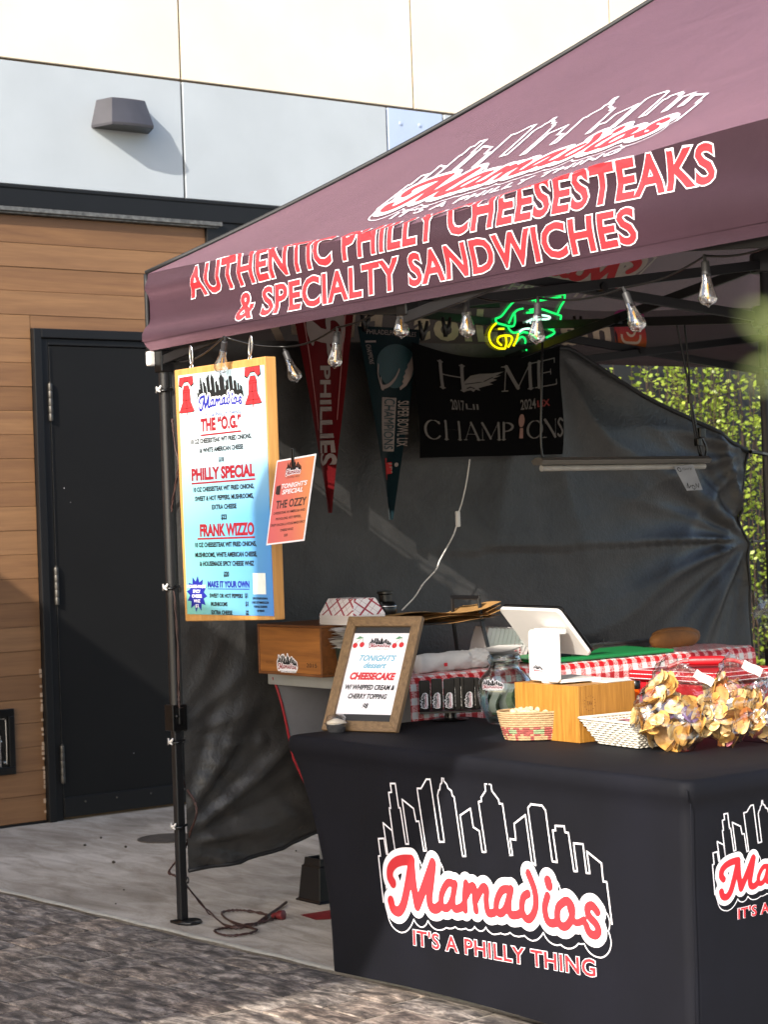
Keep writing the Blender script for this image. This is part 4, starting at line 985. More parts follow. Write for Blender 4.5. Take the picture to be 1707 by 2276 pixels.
# ------------------------------------------------------------------ things on the display table
# dessert sign
M['frame_wood'] = wood('frame_wood', '6b5236', 'a08258', 'Y', .8, .6)
BL, BR = on(714, 1621, 2, TZ+.004), on(872, 1626, 2, TZ+.004)
ux = (BR-BL); fw = ux.length; ux.normalize(); lean = radians(27); nn = Vector((ux.y, -ux.x, 0))      # towards the viewer
fu = (Vector((0, 0, cos(lean))) - nn*sin(lean)); frS = Fr(BL, ux, fu)
fh = .412; fw *= 1.05; fb = .035
sg = thing('dessert_sign', 'leaning wooden picture frame with the white dessert special sign', 'sign', BL)
def miter(p): b_ = MB(); b_.prism(p, -.020, 0, frS); return b_
for p in ([(0, 0), (fw, 0), (fw-fb, fb), (fb, fb)], [(0, fh), (fb, fh-fb), (fw-fb, fh-fb), (fw, fh)]): miter(p).build('frame_rail', wood('rail_wood', '5f4a33', '937754', 'X', 2.2, .6), sg, bevel=.0018)
for p in ([(0, 0), (fb, fb), (fb, fh-fb), (0, fh)], [(fw, 0), (fw, fh), (fw-fb, fh-fb), (fw-fb, fb)]): miter(p).build('frame_stile', wood('stile_wood', '5f4a33', '937754', 'Z', 2.2, .6), sg, bevel=.0018)
b = MB(); b.prism([(fb-.002, fb-.002), (fw-fb+.002, fb-.002), (fw-fb+.002, fh-fb+.002), (fb-.002, fh-fb+.002)], -.016, -.012, frS); b.build('backing', plain('charcoal_mat', '2c2c2e', .7), sg)
ix, iy, iw, ih = fb, fb+.027, fw-2*fb, fh-2*fb-.05
b = MB(); b.flat([(ix, iy), (ix+iw, iy), (ix+iw, iy+ih), (ix, iy+ih)], frS, -.0108); pg = b.build('page', M['print_white'], sg)
cxp = ix+iw/2
def py(f): return iy+ih*f
logo(sg, Fr(frS(0, 0, -.0105), ux, fu), cxp-.045, py(.79), .09, tagm='tan')
def tf(t, x0, x1, base, cap, **k): return text_fit(t, ix+iw*x0, ix+iw*x1, py(base), ih*cap, **k)
M['print_sky'] = plain('print_skyblue', '62b4d2', .6, .03)
lines(pg, frS, [tf("TONIGHT'S", .20, .84, .655, .066, shear=.4, bold=.02), tf("dessert", .30, .70, .565, .068, shear=.4, bold=.02)], 'print_sky', -.0098)
lines(pg, frS, [tf("CHEESECAKE", .10, .90, .425, .078, shear=.2, bold=.055)], 'print_coral', -.0098)
lines(pg, frS, [tf("W/ WHIPPED CREAM &", .06, .93, .30, .056, shear=.2, bold=.035), tf("CHERRY TOPPING", .15, .83, .19, .056, shear=.2, bold=.035), tf("$8", .44, .54, .075, .055, shear=.2, bold=.035)], 'print_dark', -.0098)
def disc2(x, y, r, n=14, k=1): return [(x+r*cos(2*pi*i/n), y+r*k*sin(2*pi*i/n)) for i in range(n)]
b = MB()
for s0 in (.13, .83):
    for dx, dy in ((-.07, 0), (.05, .01)): b.m = 0; b.flat(disc2(ix+iw*(s0+dx), py(.845+dy), ih*.033), frS, -.0098)
    b.m = 1
    for dx, dy in ((-.07, 0), (.05, .01)): b.d2(poly_strip([(ix+iw*(s0+dx), py(.87+dy)), (ix+iw*(s0+.04), py(.945))], .0012), frS.at(-.0096))
    b.flat([(ix+iw*(s0+.04), py(.945)), (ix+iw*(s0-.02), py(.96)), (ix+iw*(s0-.08), py(.925)), (ix+iw*(s0-.02), py(.925))], frS, -.0094)
b.build('cherry_print', [M['print_coral'], plain('print_green', '5f9a70', .6)], pg)
b = MB(); b.bar(frS(fw*.5, fh*.75, -.02), frS(fw*.5, .0, -.02)+Vector((-nn.x*.12, -nn.y*.12, 0)), .04, .004); b.build('easel_leg', M['black'], sg)
# foil dessert cup with a clear dome
pc = on(730, 1628, 2, TZ); pc = Vector((pc.x+.018, pc.y+.02, TZ+.001))
dc = thing('dessert_cup', 'small foil dessert cup with clear dome lid at the table corner', 'dessert cup', pc)
M['foil'] = plain('foil', 'a4a4a6', .24, .12, 40, .5, 120, Metallic=.9)
b = MB(); b.lathe([(.026, 0), (.0275, .002), (.034, .026), (.0375, .028), (.0375, .030), (.033, .029)], 132, pc, fn=lambda a, r_, z_: r_*(1+(.03*sin(a*22) if .001 < z_ < .027 else 0))); b.build('foil_base', M['foil'], dc, smooth=30)
b = MB(); b.lathe([(.033, .0295), (.030, .036), (.018, .041), (.006, .045), (0, .046)], 24, pc, fn=lambda a, r_, z_: r_*(1+.06*sin(a*5+z_*300))); b.build('cheesecake', plain('cream_cake', 'd9cdb8', .6), dc, smooth=True)
b = MB(); b.lathe([(.040, .030), (.040, .0325), (.034, .034), (.032, .050), (.025, .057), (.012, .0585), (0, .0587)], 28, pc); b.build('dome_lid', glass('dome_plastic', (.97, .97, .97), .10, .05, .25, 60), dc, smooth=50)

M['gblack'] = plain('gloss_black_case', '020203', .18, .1, 10, 0, **{'Specular IOR Level': .35})
# row of black sleeves with stickers on a low black stand
ps = on(1000, 1590, 2, TZ); ps = Vector((-5.10, 4.16, TZ))
rdir = Vector((.62, .785, 0)).normalized(); rn = Vector((rdir.y, -rdir.x, 0))
pcen = on(1000, 1540, 1, 4.18)
frR = Fr((pcen.x, 4.18, TZ), rdir, (0, 0, 1), rn)
st = thing('sleeve_stand', 'low black round stand under the row of black sleeves', 'stand', frR.o)
b = MB(); b.lathe([(.06, 0), (.062, .004), (.022, .009), (.02, .028), (.05, .032)], 24, frR.o+Vector((0, 0, .001))); b.box((-.105, .030, -.045), (.105, .036, .055), frR); b.build('body', M['black'], st, smooth=40)
offs = [-.108, -.066, -.024, -.004, .014, .044, .060, .078]; proto = None
for i, ox in enumerate(offs):
    hh = (.104, .109, .108, .111, .112, .110, .108, .104)[i]; yw = radians((-8, -5, -2, 4, 6, 0, 5, 8)[i])
    f2 = Fr(frR(ox, .0375, (.03, .034, .038, .028, .022, .034, .024, .016)[i]), rdir*cos(yw)+rn*sin(yw), (0, 0, 1))
    lab = ('black standing sleeve at the frame end of the row', 'second black sleeve from the sign, sticker low on its face', 'third black sleeve from the sign, in front with sticker', 'thin black sleeve edge just right of the third sticker', 'thin black sleeve edge just left of the last sticker', 'black sleeve with the rightmost sticker of the row', 'black sleeve edge next to the rightmost sticker', 'black sleeve touching the glass jar, last of the row')[i]
    h = thing('black_sleeve', lab, 'sleeve', f2.o, 'black sleeves in a row on the stand')
    b = MB(); b.prism(rr(.022, hh/2, .038, hh, .006, 4), -.012, 0, f2); o = b.build('case', M['gblack'], h, bevel=.002)
    b = MB(); b.box((.0415, .012, -.010), (.0428, hh*.72, -.003), f2); b.build('edge_glint', M['foil'], h)  # bright strip put in for the highlight along each case edge
    if i in (0, 1, 2, 5): logo(h, Fr(f2(.033, .004, .0004), (0, 0, 1), -f2.x), 0.004, 0, .052, stick=True, e=.0002, sub='sticker')
# glass tip jar
jc = on(1125, 1600, 1, 4.22); jc = Vector((jc.x, 4.22, TZ+.001))
jr = thing('tip_jar', 'round glass tip jar holding folded bills with logo sticker', 'jar', jc)
sc2 = 1.0
out = [(.055, 0), (.060, .004), (.082, .05), (.093, .095), (.094, .12), (.086, .148), (.068, .170), (.054, .182), (.051, .192), (.053, .205), (.057, .208), (.057, .218), (.053, .221), (.055, .226), (.052, .229)]
M['jarglass'] = glass('jar_glass', (.86, .91, .89), .16, .03)
b = MB(); b.lathe([(0, .001)]+out+[(.049, .227), (.047, .19), (.064, .166), (.082, .144), (.090, .12), (.089, .095), (.078, .05), (.056, .008), (0, .006)], 40, jc); b.build('glass', M['jarglass'], jr, smooth=True)
M['bill'] = plain('bank_note', 'a3ac90', .8, .3, 60, .1, 80); M['billd'] = plain('bank_note_back', '5f7358', .8, .3, 60, .1, 80)
for i in range(9):
    r1 = random.Random(60+i); b = MB(); a0 = r1.uniform(0, 6.28); rr_ = r1.uniform(.02, .05); zz = r1.uniform(.012, .05)
    b.grid(lambda u, v: jc + Vector((cos(a0)*rr_+.055*(u-.5)*cos(a0+1.3)+.016*sin(u*5+i), sin(a0)*rr_+.055*(u-.5)*sin(a0+1.3)+.012*cos(v*5+i), zz+.085*v*r1.uniform(.98, 1.0))), 8, 6); b.build('bill', (M['bill'], M['billd'], M['paper'])[i % 3], jr, smooth=True)
frJ = lambda a, c, d=0: jc + Vector((0, 0, .135+c)) + (Matrix.Rotation(a/.085, 3, 'Z') @ Vector((.36, -.93, 0)).normalized())*(.0925-.10*max(0, c+.01)-.55*max(0, c-.012)+.0005+d)
logo(jr, frJ, -.036, -.018, .074, stick=True, e=.0005, sub='sticker')
# bamboo box
M['bamboo'] = wood('bamboo', '8f5f1f', 'bd8638', 'Z', 1.6, .45)
bx1, by0 = -4.400, 3.966; bx0, by1, bz1 = -4.695, 4.20, TZ+.172
bb_ = thing('bamboo_box', 'upturned bamboo wood box under the tablet stand', 'box', ((bx0+bx1)/2, (by0+by1)/2, TZ))
def side_panel(lo, hi, nm): b_ = MB(); b_.box(lo, hi); return b_.build(nm, M['bamboo'], bb_, bevel=.0012)
b = MB(); hole = [(-.035, 0), (-.035, .028), (-.024, .040), (.024, .040), (.035, .028), (.035, 0)]
hx0 = (bx0+bx1)/2-.012; P = [(bx0, TZ+.001), (hx0-.036, TZ+.001)] + [(hx0+x, TZ+.001+.032+y*.7) for x, y in ((-.036, 0), (-.036, .02), (-.026, .034), (.026, .034), (.036, .02), (.036, 0))] + [(hx0+.036, TZ+.001), (bx1, TZ+.001), (bx1, bz1), (bx0, bz1)]
b.prism([(bx0, TZ+.001), (bx1, TZ+.001), (bx1, bz1), (bx0, bz1)], 0, .012, Fr((0, by0+.012, 0), (1, 0, 0), (0, 0, 1))); b.build('front_board', M['bamboo'], bb_, bevel=.0012)
side_panel((bx1-.012, by0+.0125, TZ+.001), (bx1, by1, bz1), 'side_board'); side_panel((bx0, by0+.0125, TZ+.001), (bx0+.012, by1, bz1), 'side_board'); side_panel((bx0+.0125, by0+.0125, bz1-.012), (bx1-.0125, by1-.001, bz1), 'top_board')
b = MB(); b.flat(rr(hx0, TZ+.062, .082, .05, .012), Fr((0, by0-.0006, 0), (1, 0, 0), (0, 0, 1))); b.build('hand_slot', M['print_dark'], bb_)
b = MB(); frb = Fr((bx1+.0006, 0, 0), (0, 1, 0), (0, 0, 1)); mc = (by0+.045, TZ+.118)
m2 = [text_fit('TAV', mc[0]-.012, mc[0]+.012, mc[1]-.006, .012)]
for it in m2: b.d2(it, frb.at(0))
for k in range(14):
    a = 2*pi*k/14; b.flat([(mc[0]+.022*cos(a)+.003*cos(t), mc[1]+.022*sin(a)+.0012*sin(t)) for t in (0, 1.6, 3.1, 4.7)], frb, 0)
b.build('brand_mark', M['crate_d'], bb_)
# tablet point of sale
pos = thing('tablet_till', 'white tablet till on a white stand with small printed card, screen facing away', 'tablet', (-4.6, 4.06, bz1))
a0 = radians(-9); wdir = Vector((cos(a0), sin(a0), 0)); bdir = Vector((-sin(a0), cos(a0), 0))
tl = on(1050+270/4.484, 1320+128/4.484, 1, 4.035); br_ = None
dn = (bdir*.115 + Vector((0, 0, -.145))); dl = dn.length; dn.normalize()
frP = Fr(tl, wdir, dn)          # across, down, outward (x cross y)
W_, H_ = .355, dl
b = MB(); b.prism(rr(W_/2, H_/2, W_, H_, .02, 6), -.008, .004, frP); b.build('tablet_shell', M['white'], pos, bevel=.003, smooth=40)
zs_ = frP(W_/2, H_/2, .006); sgn = 1 if (zs_-CAM).length > (frP(W_/2, H_/2, -.006)-CAM).length else -1
b = MB(); b.prism(rr(W_/2, H_/2, W_*1.0, H_*1.0, .02, 6), *sorted((sgn*.009, sgn*.0145)), frP); b.build('screen', plain('screen_black', '060607', .08), pos, bevel=.001)
pb = on(1050+568/4.484, 1320+852/4.484, 2, bz1+.008); pe = on(1050+890/4.484, 1320+872/4.484, 2, bz1+.008)
sw = .172; frU = Fr((pb.x, pb.y, bz1+.006), wdir, (0, 0, 1)); uh = .158
b = MB(); b.prism(rr(sw/2, uh/2, sw, uh, .016, 5), -.010, 0, frU); b.build('upright', M['white'], pos, bevel=.003, smooth=40)
b = MB(); b.box((0.004, -.001, -.155), (sw-.004, .009, -.0105), frU); b.lathe([(.03, 0), (.034, .004), (.034, .006)], 20, frU(sw/2, -.006, -.03)); b.build('base', M['white'], pos, bevel=.003, smooth=40)
b = MB(); b.box((.02, uh-.012, -.045), (sw-.02, uh+.004, -.0105), frU); b.build('hinge', M['white'], pos, bevel=.003)
b = MB(); b.flat([(.018, .040), (.078, .040), (.078, .122), (.018, .122)], frU, .0006); cdp = b.build('card', plain('card_white', 'dedbd8', .7, .02), pos)
b = MB(); b.flat(disc2(.046, .1, .02, 14, .5), frU, .0009); b.build('faded_logo', plain('faded_pink', 'e3c4c0', .7), cdp)
lines(cdp, frU, [text_fit('CARD READER', .032, .062, .0815, .0035), text_fit('CREDIT CARD PURCHASES', .022, .074, .0745, .0035), text_fit('WILL INCUR A FEE', .030, .064, .0675, .0035)], 'lampgrey', .0009)
logo(cdp, Fr(frU(0, 0, .0006), wdir, (0, 0, 1)), .026, .024, .058, stick=True, e=.0003, sub='sticker')
b = MB(); b.box((bx0+.10, by1-.11, bz1+.001), (bx1-.005, by1-.01, bz1+.006)); tag(b.build('receipt_pad', M['paper'], bevel=.001), 'white receipt pad on top of the bamboo box behind the tablet stand', 'pad')
# woven straw basket with lumpy contents
kc = on(1164, 1645, 2, TZ); kc = Vector((kc.x+.01, kc.y+.055, TZ+.001))
sb = thing('straw_basket', 'oval coiled straw basket with red band in front of the bamboo box', 'basket', kc)
M['straw'] = plain('straw', 'a58a66', .8, .2, 60, .4, 200); M['strawr'] = plain('straw_red', '8f4640', .8, .2, 60, .4, 200); M['strawg'] = plain('straw_green', '7f8f6a', .8, .2, 60, .4, 200)
mats = [M['straw'], M['strawr'], M['strawg']]; ka = atan2(RGT.y, RGT.x)
for i in range(13):
    z_ = .005+i*.0068; ra = .104+.022*(i/12)**.8
    b = MB(); P = [kc + Matrix.Rotation(ka, 3, 'Z') @ Vector((ra*cos(a), ra*.62*sin(a), z_+.0006*sin(a*3+i))) for a in [2*pi*k/64 for k in range(64)]]
    b.tube(P, [.0036+.0006*((k*7+i*3) % 5 > 2) for k in range(64)], 6, closed=True)
    if i in (2, 5): b.mi = [1 if (f//6) % 3 else 0 for f in range(len(b.f))]
    if i in (3, 4): b.mi = [2 if ((f//6+2) % 8) < 3 else 1 for f in range(len(b.f))]
    if i in (0, 1): b.mi = [1 if (f//6) % 5 == 0 else 0 for f in range(len(b.f))]
    b.build('coil', mats, sb, smooth=True)
b = MB(); b.lathe([(0, .004), (.10, .004)], 40, kc, xd=RGT, sy=.62); b.build('bottom', M['straw'], sb)
for i in range(26):
    r1 = random.Random(i+5); a = r1.uniform(0, 6.28); q = r1.uniform(0, .095); c = kc + Matrix.Rotation(ka, 3, 'Z') @ Vector((q*cos(a), q*.58*sin(a), .080+.012*(1-q/.1)))
    b = MB(); b.lathe([(1e-4, -.012), (.012, -.008), (.016, 0), (.012, .008), (1e-4, .012)], 9, c, (r1.uniform(-1, 1), r1.uniform(-1, 1), r1.uniform(.3, 1)), sy=.7); b.build('wrapped_sweet', plain('beige_wrap', 'c9b08c', .7) if i == 0 else bpy.data.materials['beige_wrap'], sb, smooth=True)
# white wicker tray
wk = thing('wicker_tray', 'white woven wicker tray half hidden by the chip bags', 'basket', (-4.24, 4.02, TZ))
M['wick'] = plain('white_wicker', 'cfcabf', .6, .12, 30, .2, 120)
wa = radians(-6); wcx, wcy = -4.235, 4.035
def wpt(s_, h): # perimeter parameter 0..1, height 0..1
    hw, hd = .095+.045*h, .062+.035*h; L = 4; q = (s_ % 1)*4; k = int(q); t = q-k
    c = [(-hw, -hd), (hw, -hd), (hw, hd), (-hw, hd)]; a, d = c[k], c[(k+1) % 4]; x, y = a[0]+(d[0]-a[0])*t, a[1]+(d[1]-a[1])*t
    return Vector((wcx+x*cos(wa)-y*sin(wa), wcy+x*sin(wa)+y*cos(wa), TZ+.004+.072*h))
for i in range(10):
    h = (i+.3)/10; b = MB(); P = []
    for k in range(112):
        s_ = k/112; p = wpt(s_, h); o_ = (p-Vector((wcx, wcy, p.z))).normalized(); P.append(p + o_*.0022*(1 if (k//2+i) % 2 else -1))
    b.tube(P, .0032, 5, closed=True); b.build('weave_strand', M['wick'], wk, smooth=True)
b = MB()
for k in range(56): s_ = (k+.5)/56; b.tube([wpt(s_, 0), wpt(s_, 1)], .0022, 5)
b.build('stakes', M['wick'], wk, smooth=True)
b = MB(); b.tube([wpt(k/64, 1.02)+Vector((0, 0, .002)) for k in range(64)], .0048, 7, closed=True); b.build('rim', M['wick'], wk, smooth=True)
b = MB(); c = [wpt(k/4, .03) for k in range(4)]; b.add(c, [(0, 1, 2, 3)]); b.build('bottom', M['wick'], wk)
b = MB(); b.grid(lambda u, v: Vector((wcx-.08+.16*u, wcy-.02+.08*v, TZ+.060+.018*sin(u*5)*sin(v*3+1))), 10, 8); b.build('liner', M['plaid'], wk, smooth=True)
# red cooler
co = thing('red_cooler', 'red stitched cooler box with padded handle behind the bamboo box', 'cooler', (-4.45, 4.55, TZ))
M['redv'] = plain('red_vinyl', 'a8141f', .42, .12, 20, .15, 220)
kx0, kx1, ky0, ky1, kz1 = -4.64, -4.255, 4.40, 4.74, .935
b = MB(); b.box((kx0+.006, ky0+.006, TZ+.0), (kx1-.006, ky1-.006, kz1-.036)); cb = b.build('body', M['redv'], co, bevel=.018, seg=4)
b = MB(); b.box((kx0, ky0, kz1-.0345), (kx1, ky1, kz1)); cl_ = b.build('lid', M['redv'], co, bevel=.012, seg=4)
b = MB()
def stitch(a, c, n_):
    a, c = Vector(a), Vector(c)
    for i in range(n_):
        b.bar(a+(c-a)*((i+.15)/n_), a+(c-a)*((i+.75)/n_), .0022, .0022)
for dz in (.012, .026): stitch((kx0+.01, ky0-.0002, kz1-dz), (kx1-.01, ky0-.0002, kz1-dz), 50); stitch((kx1+.0002, ky0+.01, kz1-dz), (kx1+.0002, ky1-.01, kz1-dz), 44)
stitch((kx0+.014, ky0+.012, kz1), (kx1-.014, ky0+.012, kz1), 48); stitch((kx1-.012, ky0+.014, kz1), (kx1-.012, ky1-.014, kz1), 42); stitch((kx0+.012, ky0+.014, kz1), (kx0+.012, ky1-.014, kz1), 42)
b.build('stitching', M['print_white'], cl_)
hm = Vector(((kx0+kx1)/2, (ky0+ky1)/2, kz1)); hdv = Vector((.74, .67, 0)).normalized()
b = MB(); b.lathe([(1e-4, -.062), (.013, -.058), (.015, -.04), (.015, .04), (.013, .058), (1e-4, .062)], 14, hm+Vector((0, 0, .024)), hdv); b.tube([hm-hdv*.125+Vector((0, 0, .006)), hm-hdv*.08+Vector((0, 0, .022)), hm+hdv*.08+Vector((0, 0, .024)), hm+hdv*.125+Vector((0, 0, .010))], .007, 8); b.build('handle', M['redv'], co, smooth=40)
b = MB()
for s_ in (-.095, -.07, .07, .095): b.tube([hm+hdv*s_+Vector((0, 0, .0)), hm+hdv*s_+Vector((0, 0, .034))], .003, 6)
b.build('buckle', M['chrome'], co)
b = MB(); b.box((kx0+.13, ky0-.012, kz1-.085), (kx0+.19, ky0+.004, kz1-.04)); b.build('latch', M['redv'], cb, bevel=.005)
# hot sauce and lighter
q = on(1340+340/4.52, 1600, 1, 4.27)
hs = thing('sauce_bottle', 'orange hot sauce bottle with black cap between bamboo box and red cooler', 'bottle', (q.x, 4.27, TZ))
b = MB(); b.lathe([(.018, 0), (.0195, .003), (.0195, .07), (.017, .085), (.0135, .10), (.0135, .142)], 20, (q.x, 4.27, TZ+.001)); b.build('glass', plain('orange_sauce', 'd9540f', .12, .1, 10, 0), hs, smooth=40)
b = MB(); b.lathe([(.0155, .138), (.016, .14), (.016, .160), (.014, .163), (0, .163)], 20, (q.x, 4.27, TZ+.001)); b.build('cap', M['black'], hs, smooth=40)
b = MB(); b.lathe([(.0198, .012), (.0198, .05)], 20, (q.x, 4.27, TZ+.001)); b.build('label', M['print_white'], hs, smooth=True)
b = MB(); b.box((q.x+.026, 4.268, TZ+.0), (q.x+.046, 4.285, TZ+.14)); o = b.build('metal_clip', M['chrome'], bevel=.006, seg=3)
tag(o, 'upright chrome clip right beside the orange sauce bottle', 'clip'); o['label'] = 'upright chrome clip close beside the orange sauce bottle'

# bags of chips
CH = []
for nm, c0, c1, rim in (('chip_yellow', 'd0aa64', 'e6cc98', 'b07c38'), ('chip_gold', 'b48238', 'd2a45c', '84541e'), ('chip_orange', 'b8683a', 'd08a50', '8e4a24'), ('chip_purple', '5c4468', '8d7496', '6a4644'), ('chip_beet', '8a4450', 'b0707c', '5c2c30'), ('chip_brown', '7c5430', 'a67a46', '553418')):
    N = NT(nm); v = objvec(N, True); f = noise(N, v, 40, 5, .6, .4); g = noise(N, v, 160, 2)
    N.l(ramp(N, f, [(.18, hx(rim)), (.36, hx(c0)), (.68, hx(c1))]), N.b.inputs['Base Color']); N.set(Roughness=.42); bump(N, mix(N, .4, f, g), .35, .003); CH.append(N.m)
def chip_mesh(i, m):
    r1 = random.Random(i); a_, c_ = r1.uniform(.1, .9)*30, r1.uniform(-.4, .4)*24; R = r1.uniform(.025, .035); e = r1.uniform(.6, 1.0); ph = r1.uniform(0, 6)
    bb = MB(); vs = [(0, 0, 0)]; fs = []
    for k, q in ((0, .55), (1, 1.0)):
        for j in range(14):
            t = 2*pi*j/14; rr_ = R*q*(1+.07*sin(2*t+ph)+.025*sin(5*t+ph)); x, y = rr_*cos(t), rr_*e*sin(t); vs.append((x, y, .5*a_*x*x*.6 + c_*x*y*.7 + .0015*sin(3*t+ph)*q))
    for j in range(14): fs.append((0, 1+j, 1+(j+1) % 14)); fs.append((1+j, 15+j, 15+(j+1) % 14, 1+(j+1) % 14))
    me = bpy.data.meshes.new('chip'); me.from_pydata(vs, [], fs); me.materials.append(m); me.polygons.foreach_set('use_smooth', [True]*len(fs)); me.update(); return me
CM = [[chip_mesh(10*k+i, m) for i in range(3)] for k, m in enumerate(CH)]
M['bagfilm'] = glass('bag_film', (.98, .98, .98), .30, .16, 1.0, 11)
def bag(name, lab, base, right, back, L_, W__, T_, seed, n_, stick=True):
    """a filled clear bag slumped on the table: its sealed edge leans up, to the right and back"""
    hz = Vector((RGT.x, RGT.y, 0)).normalized(); fz = Vector((FWD.x, FWD.y, 0)).normalized()
    along = (Vector((0, 0, 1)) + hz*right + fz*back).normalized(); nr = (-fz*.85 + Vector((0, 0, .5)) + hz*.15); nr = (nr - along*nr.dot(along)).normalized(); sd = along.cross(nr)*-1
    base = Vector(base); t = thing(name, lab, 'bag of chips', base, 'clear bags of vegetable chips'); r1 = random.Random(seed)
    def half(v):
        w_ = W__*(.80+.20*min(1, v/.25))*(1-.10*max(0, v-.5)); th = T_*max(.05, 1-abs((v-.30)/.70)**1.9)
        if v < .08: th *= .55+v*5.6
        return w_, th
    def P(a, v, k=1.0):
        w_, th = half(v); ca, sa = cos(a), sin(a)
        x = (abs(ca)**.7)*(1 if ca > 0 else -1)*w_*k; y = (abs(sa)**.9)*(1 if sa > 0 else -1)*th*k
        return base + along*(L_*v) + sd*x + nr*y
    def film(u, v):
        a = 2*pi*u; p = P(a, v); j = .005*sin(a*3+v*14+seed)+.004*sin(a*7-v*23)+.003*sin(a*13+v*31)
        p = p + (p-(base+along*(L_*v))).normalized()*j*(1 if v < .9 else .5); p.z = max(p.z, TZ+.0015); return p
    b = MB(); b.grid(film, 60, 36, cu=True); b.build('film', M['bagfilm'], t, smooth=True)
    for i in range(n_):
        v = .66*r1.random()**.85; a = r1.uniform(0, 2*pi); k = .93*r1.random()**.28; p = P(a, v, k)
        if p.z < TZ+.018: p.z = TZ+.018+r1.uniform(0, .012)
        kind = r1.choices(range(6), (8, 5.5, .8, .7, .4, .8))[0]; c = bpy.data.objects.new('chip', r1.choice(CM[kind])); COL.objects.link(c); c.parent = t
        nrm = (p-(base+along*(L_*v))).normalized()*1.5 + Vector((r1.uniform(-1, 1), r1.uniform(-1, 1), r1.uniform(-1, 1)))*.9
        c.rotation_mode = 'QUATERNION'; c.rotation_quaternion = nrm.normalized().to_track_quat('Z', 'Y') @ Matrix.Rotation(r1.uniform(0, 6.28), 3, 'Z').to_quaternion()
        c.location = p-base; s_ = r1.uniform(.75, 1.1); c.scale = (s_, s_, s_)
    if stick:
        b = MB(); q0 = base+along*(L_*.86)+nr*(T_*.42)-sd*(W__*.55); b.grid(lambda u, v: q0 + along*(.032*u)+sd*(.06*v)+nr*(.004*sin(v*7)-.012*u), 4, 8); b.build('seal_sticker', M['paper'], t, smooth=True)
    return t
def bagat(u, v, up): q = on(u, v, 2, TZ); return Vector((q.x, q.y, TZ+up))
bag('chip_bag', 'front clear bag of mixed vegetable chips beside the wicker tray', bagat(1462, 1672, .035),   .72, .5, .250, .105, .064, 3, 170)
bag('chip_bag', 'second clear chip bag, behind and right of the front bag', bagat(1592, 1664, .035), .60, .40, .250, .074, .055, 8, 120)
bag('chip_bag', 'third chip bag cut by the right picture edge', bagat(1702, 1660, .03), .6, .6, .17, .085, .05, 13, 70, False)
# ------------------------------------------------------------------ hanging menu board
MY = 3.575
M['pine'] = wood('pine_board', 'b8813f', 'd6a563', 'Z', .4, .5)
mb = thing('menu_board', 'large hanging wooden board with the printed cheesesteak menu poster', 'menu board', (-5.77, MY, 1.12))
tl_, tr_, bl_, br_ = on(376*S_, 800*S_, 1, MY), on(572*S_, 770*S_, 1, MY), on(400*S_, 1342*S_, 1, MY), on(592*S_, 1339*S_, 1, MY)
b = MB(); b.prism([(bl_.x, bl_.z), (br_.x, br_.z), (tr_.x, tr_.z), (tl_.x, tl_.z)], 0, .045, Fr((0, MY+.045, 0), (1, 0, 0), (0, 0, 1)))
b.build('board', M['pine'], mb, bevel=.004)
N = NT('menu_poster'); tc = N.n('ShaderNodeTexCoord'); sp = N.n('ShaderNodeSeparateXYZ'); N.l(tc.outputs['Generated'], sp.inputs[0])
top = hx('dde2e5'); lft = ramp(N, sp.outputs['Z'], [(0, hx('7cc0aa')), (.35, hx('78bcba')), (.58, hx('9accd6')), (.72, top)]); rgt = ramp(N, sp.outputs['Z'], [(0, hx('4a86d0')), (.4, hx('5294d0')), (.6, hx('88b8d6')), (.75, hx('c4d8e2')), (1, hx('9cc8d8'))])
N.l(mix(N, sp.outputs['X'], lft, rgt), N.b.inputs['Base Color']); N.set(Roughness=.45)
pq = [on(380+a/3.456, 760+c/3.456, 1, MY-.003) for a, c in ((55, 262), (712, 178), (788, 2105), (125, 2090))]
b = MB(); b.prism([(p.x, p.z) for p in (pq[3], pq[2], pq[1], pq[0])], 0, .0025, Fr((0, MY-.0005, 0), (1, 0, 0), (0, 0, 1))); po = b.build('poster', N.m, mb)
frM = Fr((0, MY-.003, 0), (1, 0, 0), (0, 0, 1))
def tl(t, a, c, z_, cap, **k): return text_fit(t, a, c, z_, cap, **k)
o1 = .0009
lines(po, frM, [tl('THE \u201cO.G.\u201d', -5.876, -5.613, 1.781, .040, bold=.05), tl('PHILLY SPECIAL', -5.950, -5.538, 1.612, .038, bold=.05), tl('FRANK WIZZO', -5.906, -5.554, 1.415, .038, bold=.05)], 'print_maroon', o1)
b = MB()
for a, c, z_ in ((-5.878, -5.613, 1.766), (-5.951, -5.536, 1.600), (-5.924, -5.551, 1.405)): b.flat([(a, z_-.003), (c, z_-.003), (c, z_+.003), (a, z_+.003)], frM, o1)
b.build('underline', M['print_maroon'], po)
bd = dict(bold=.045)
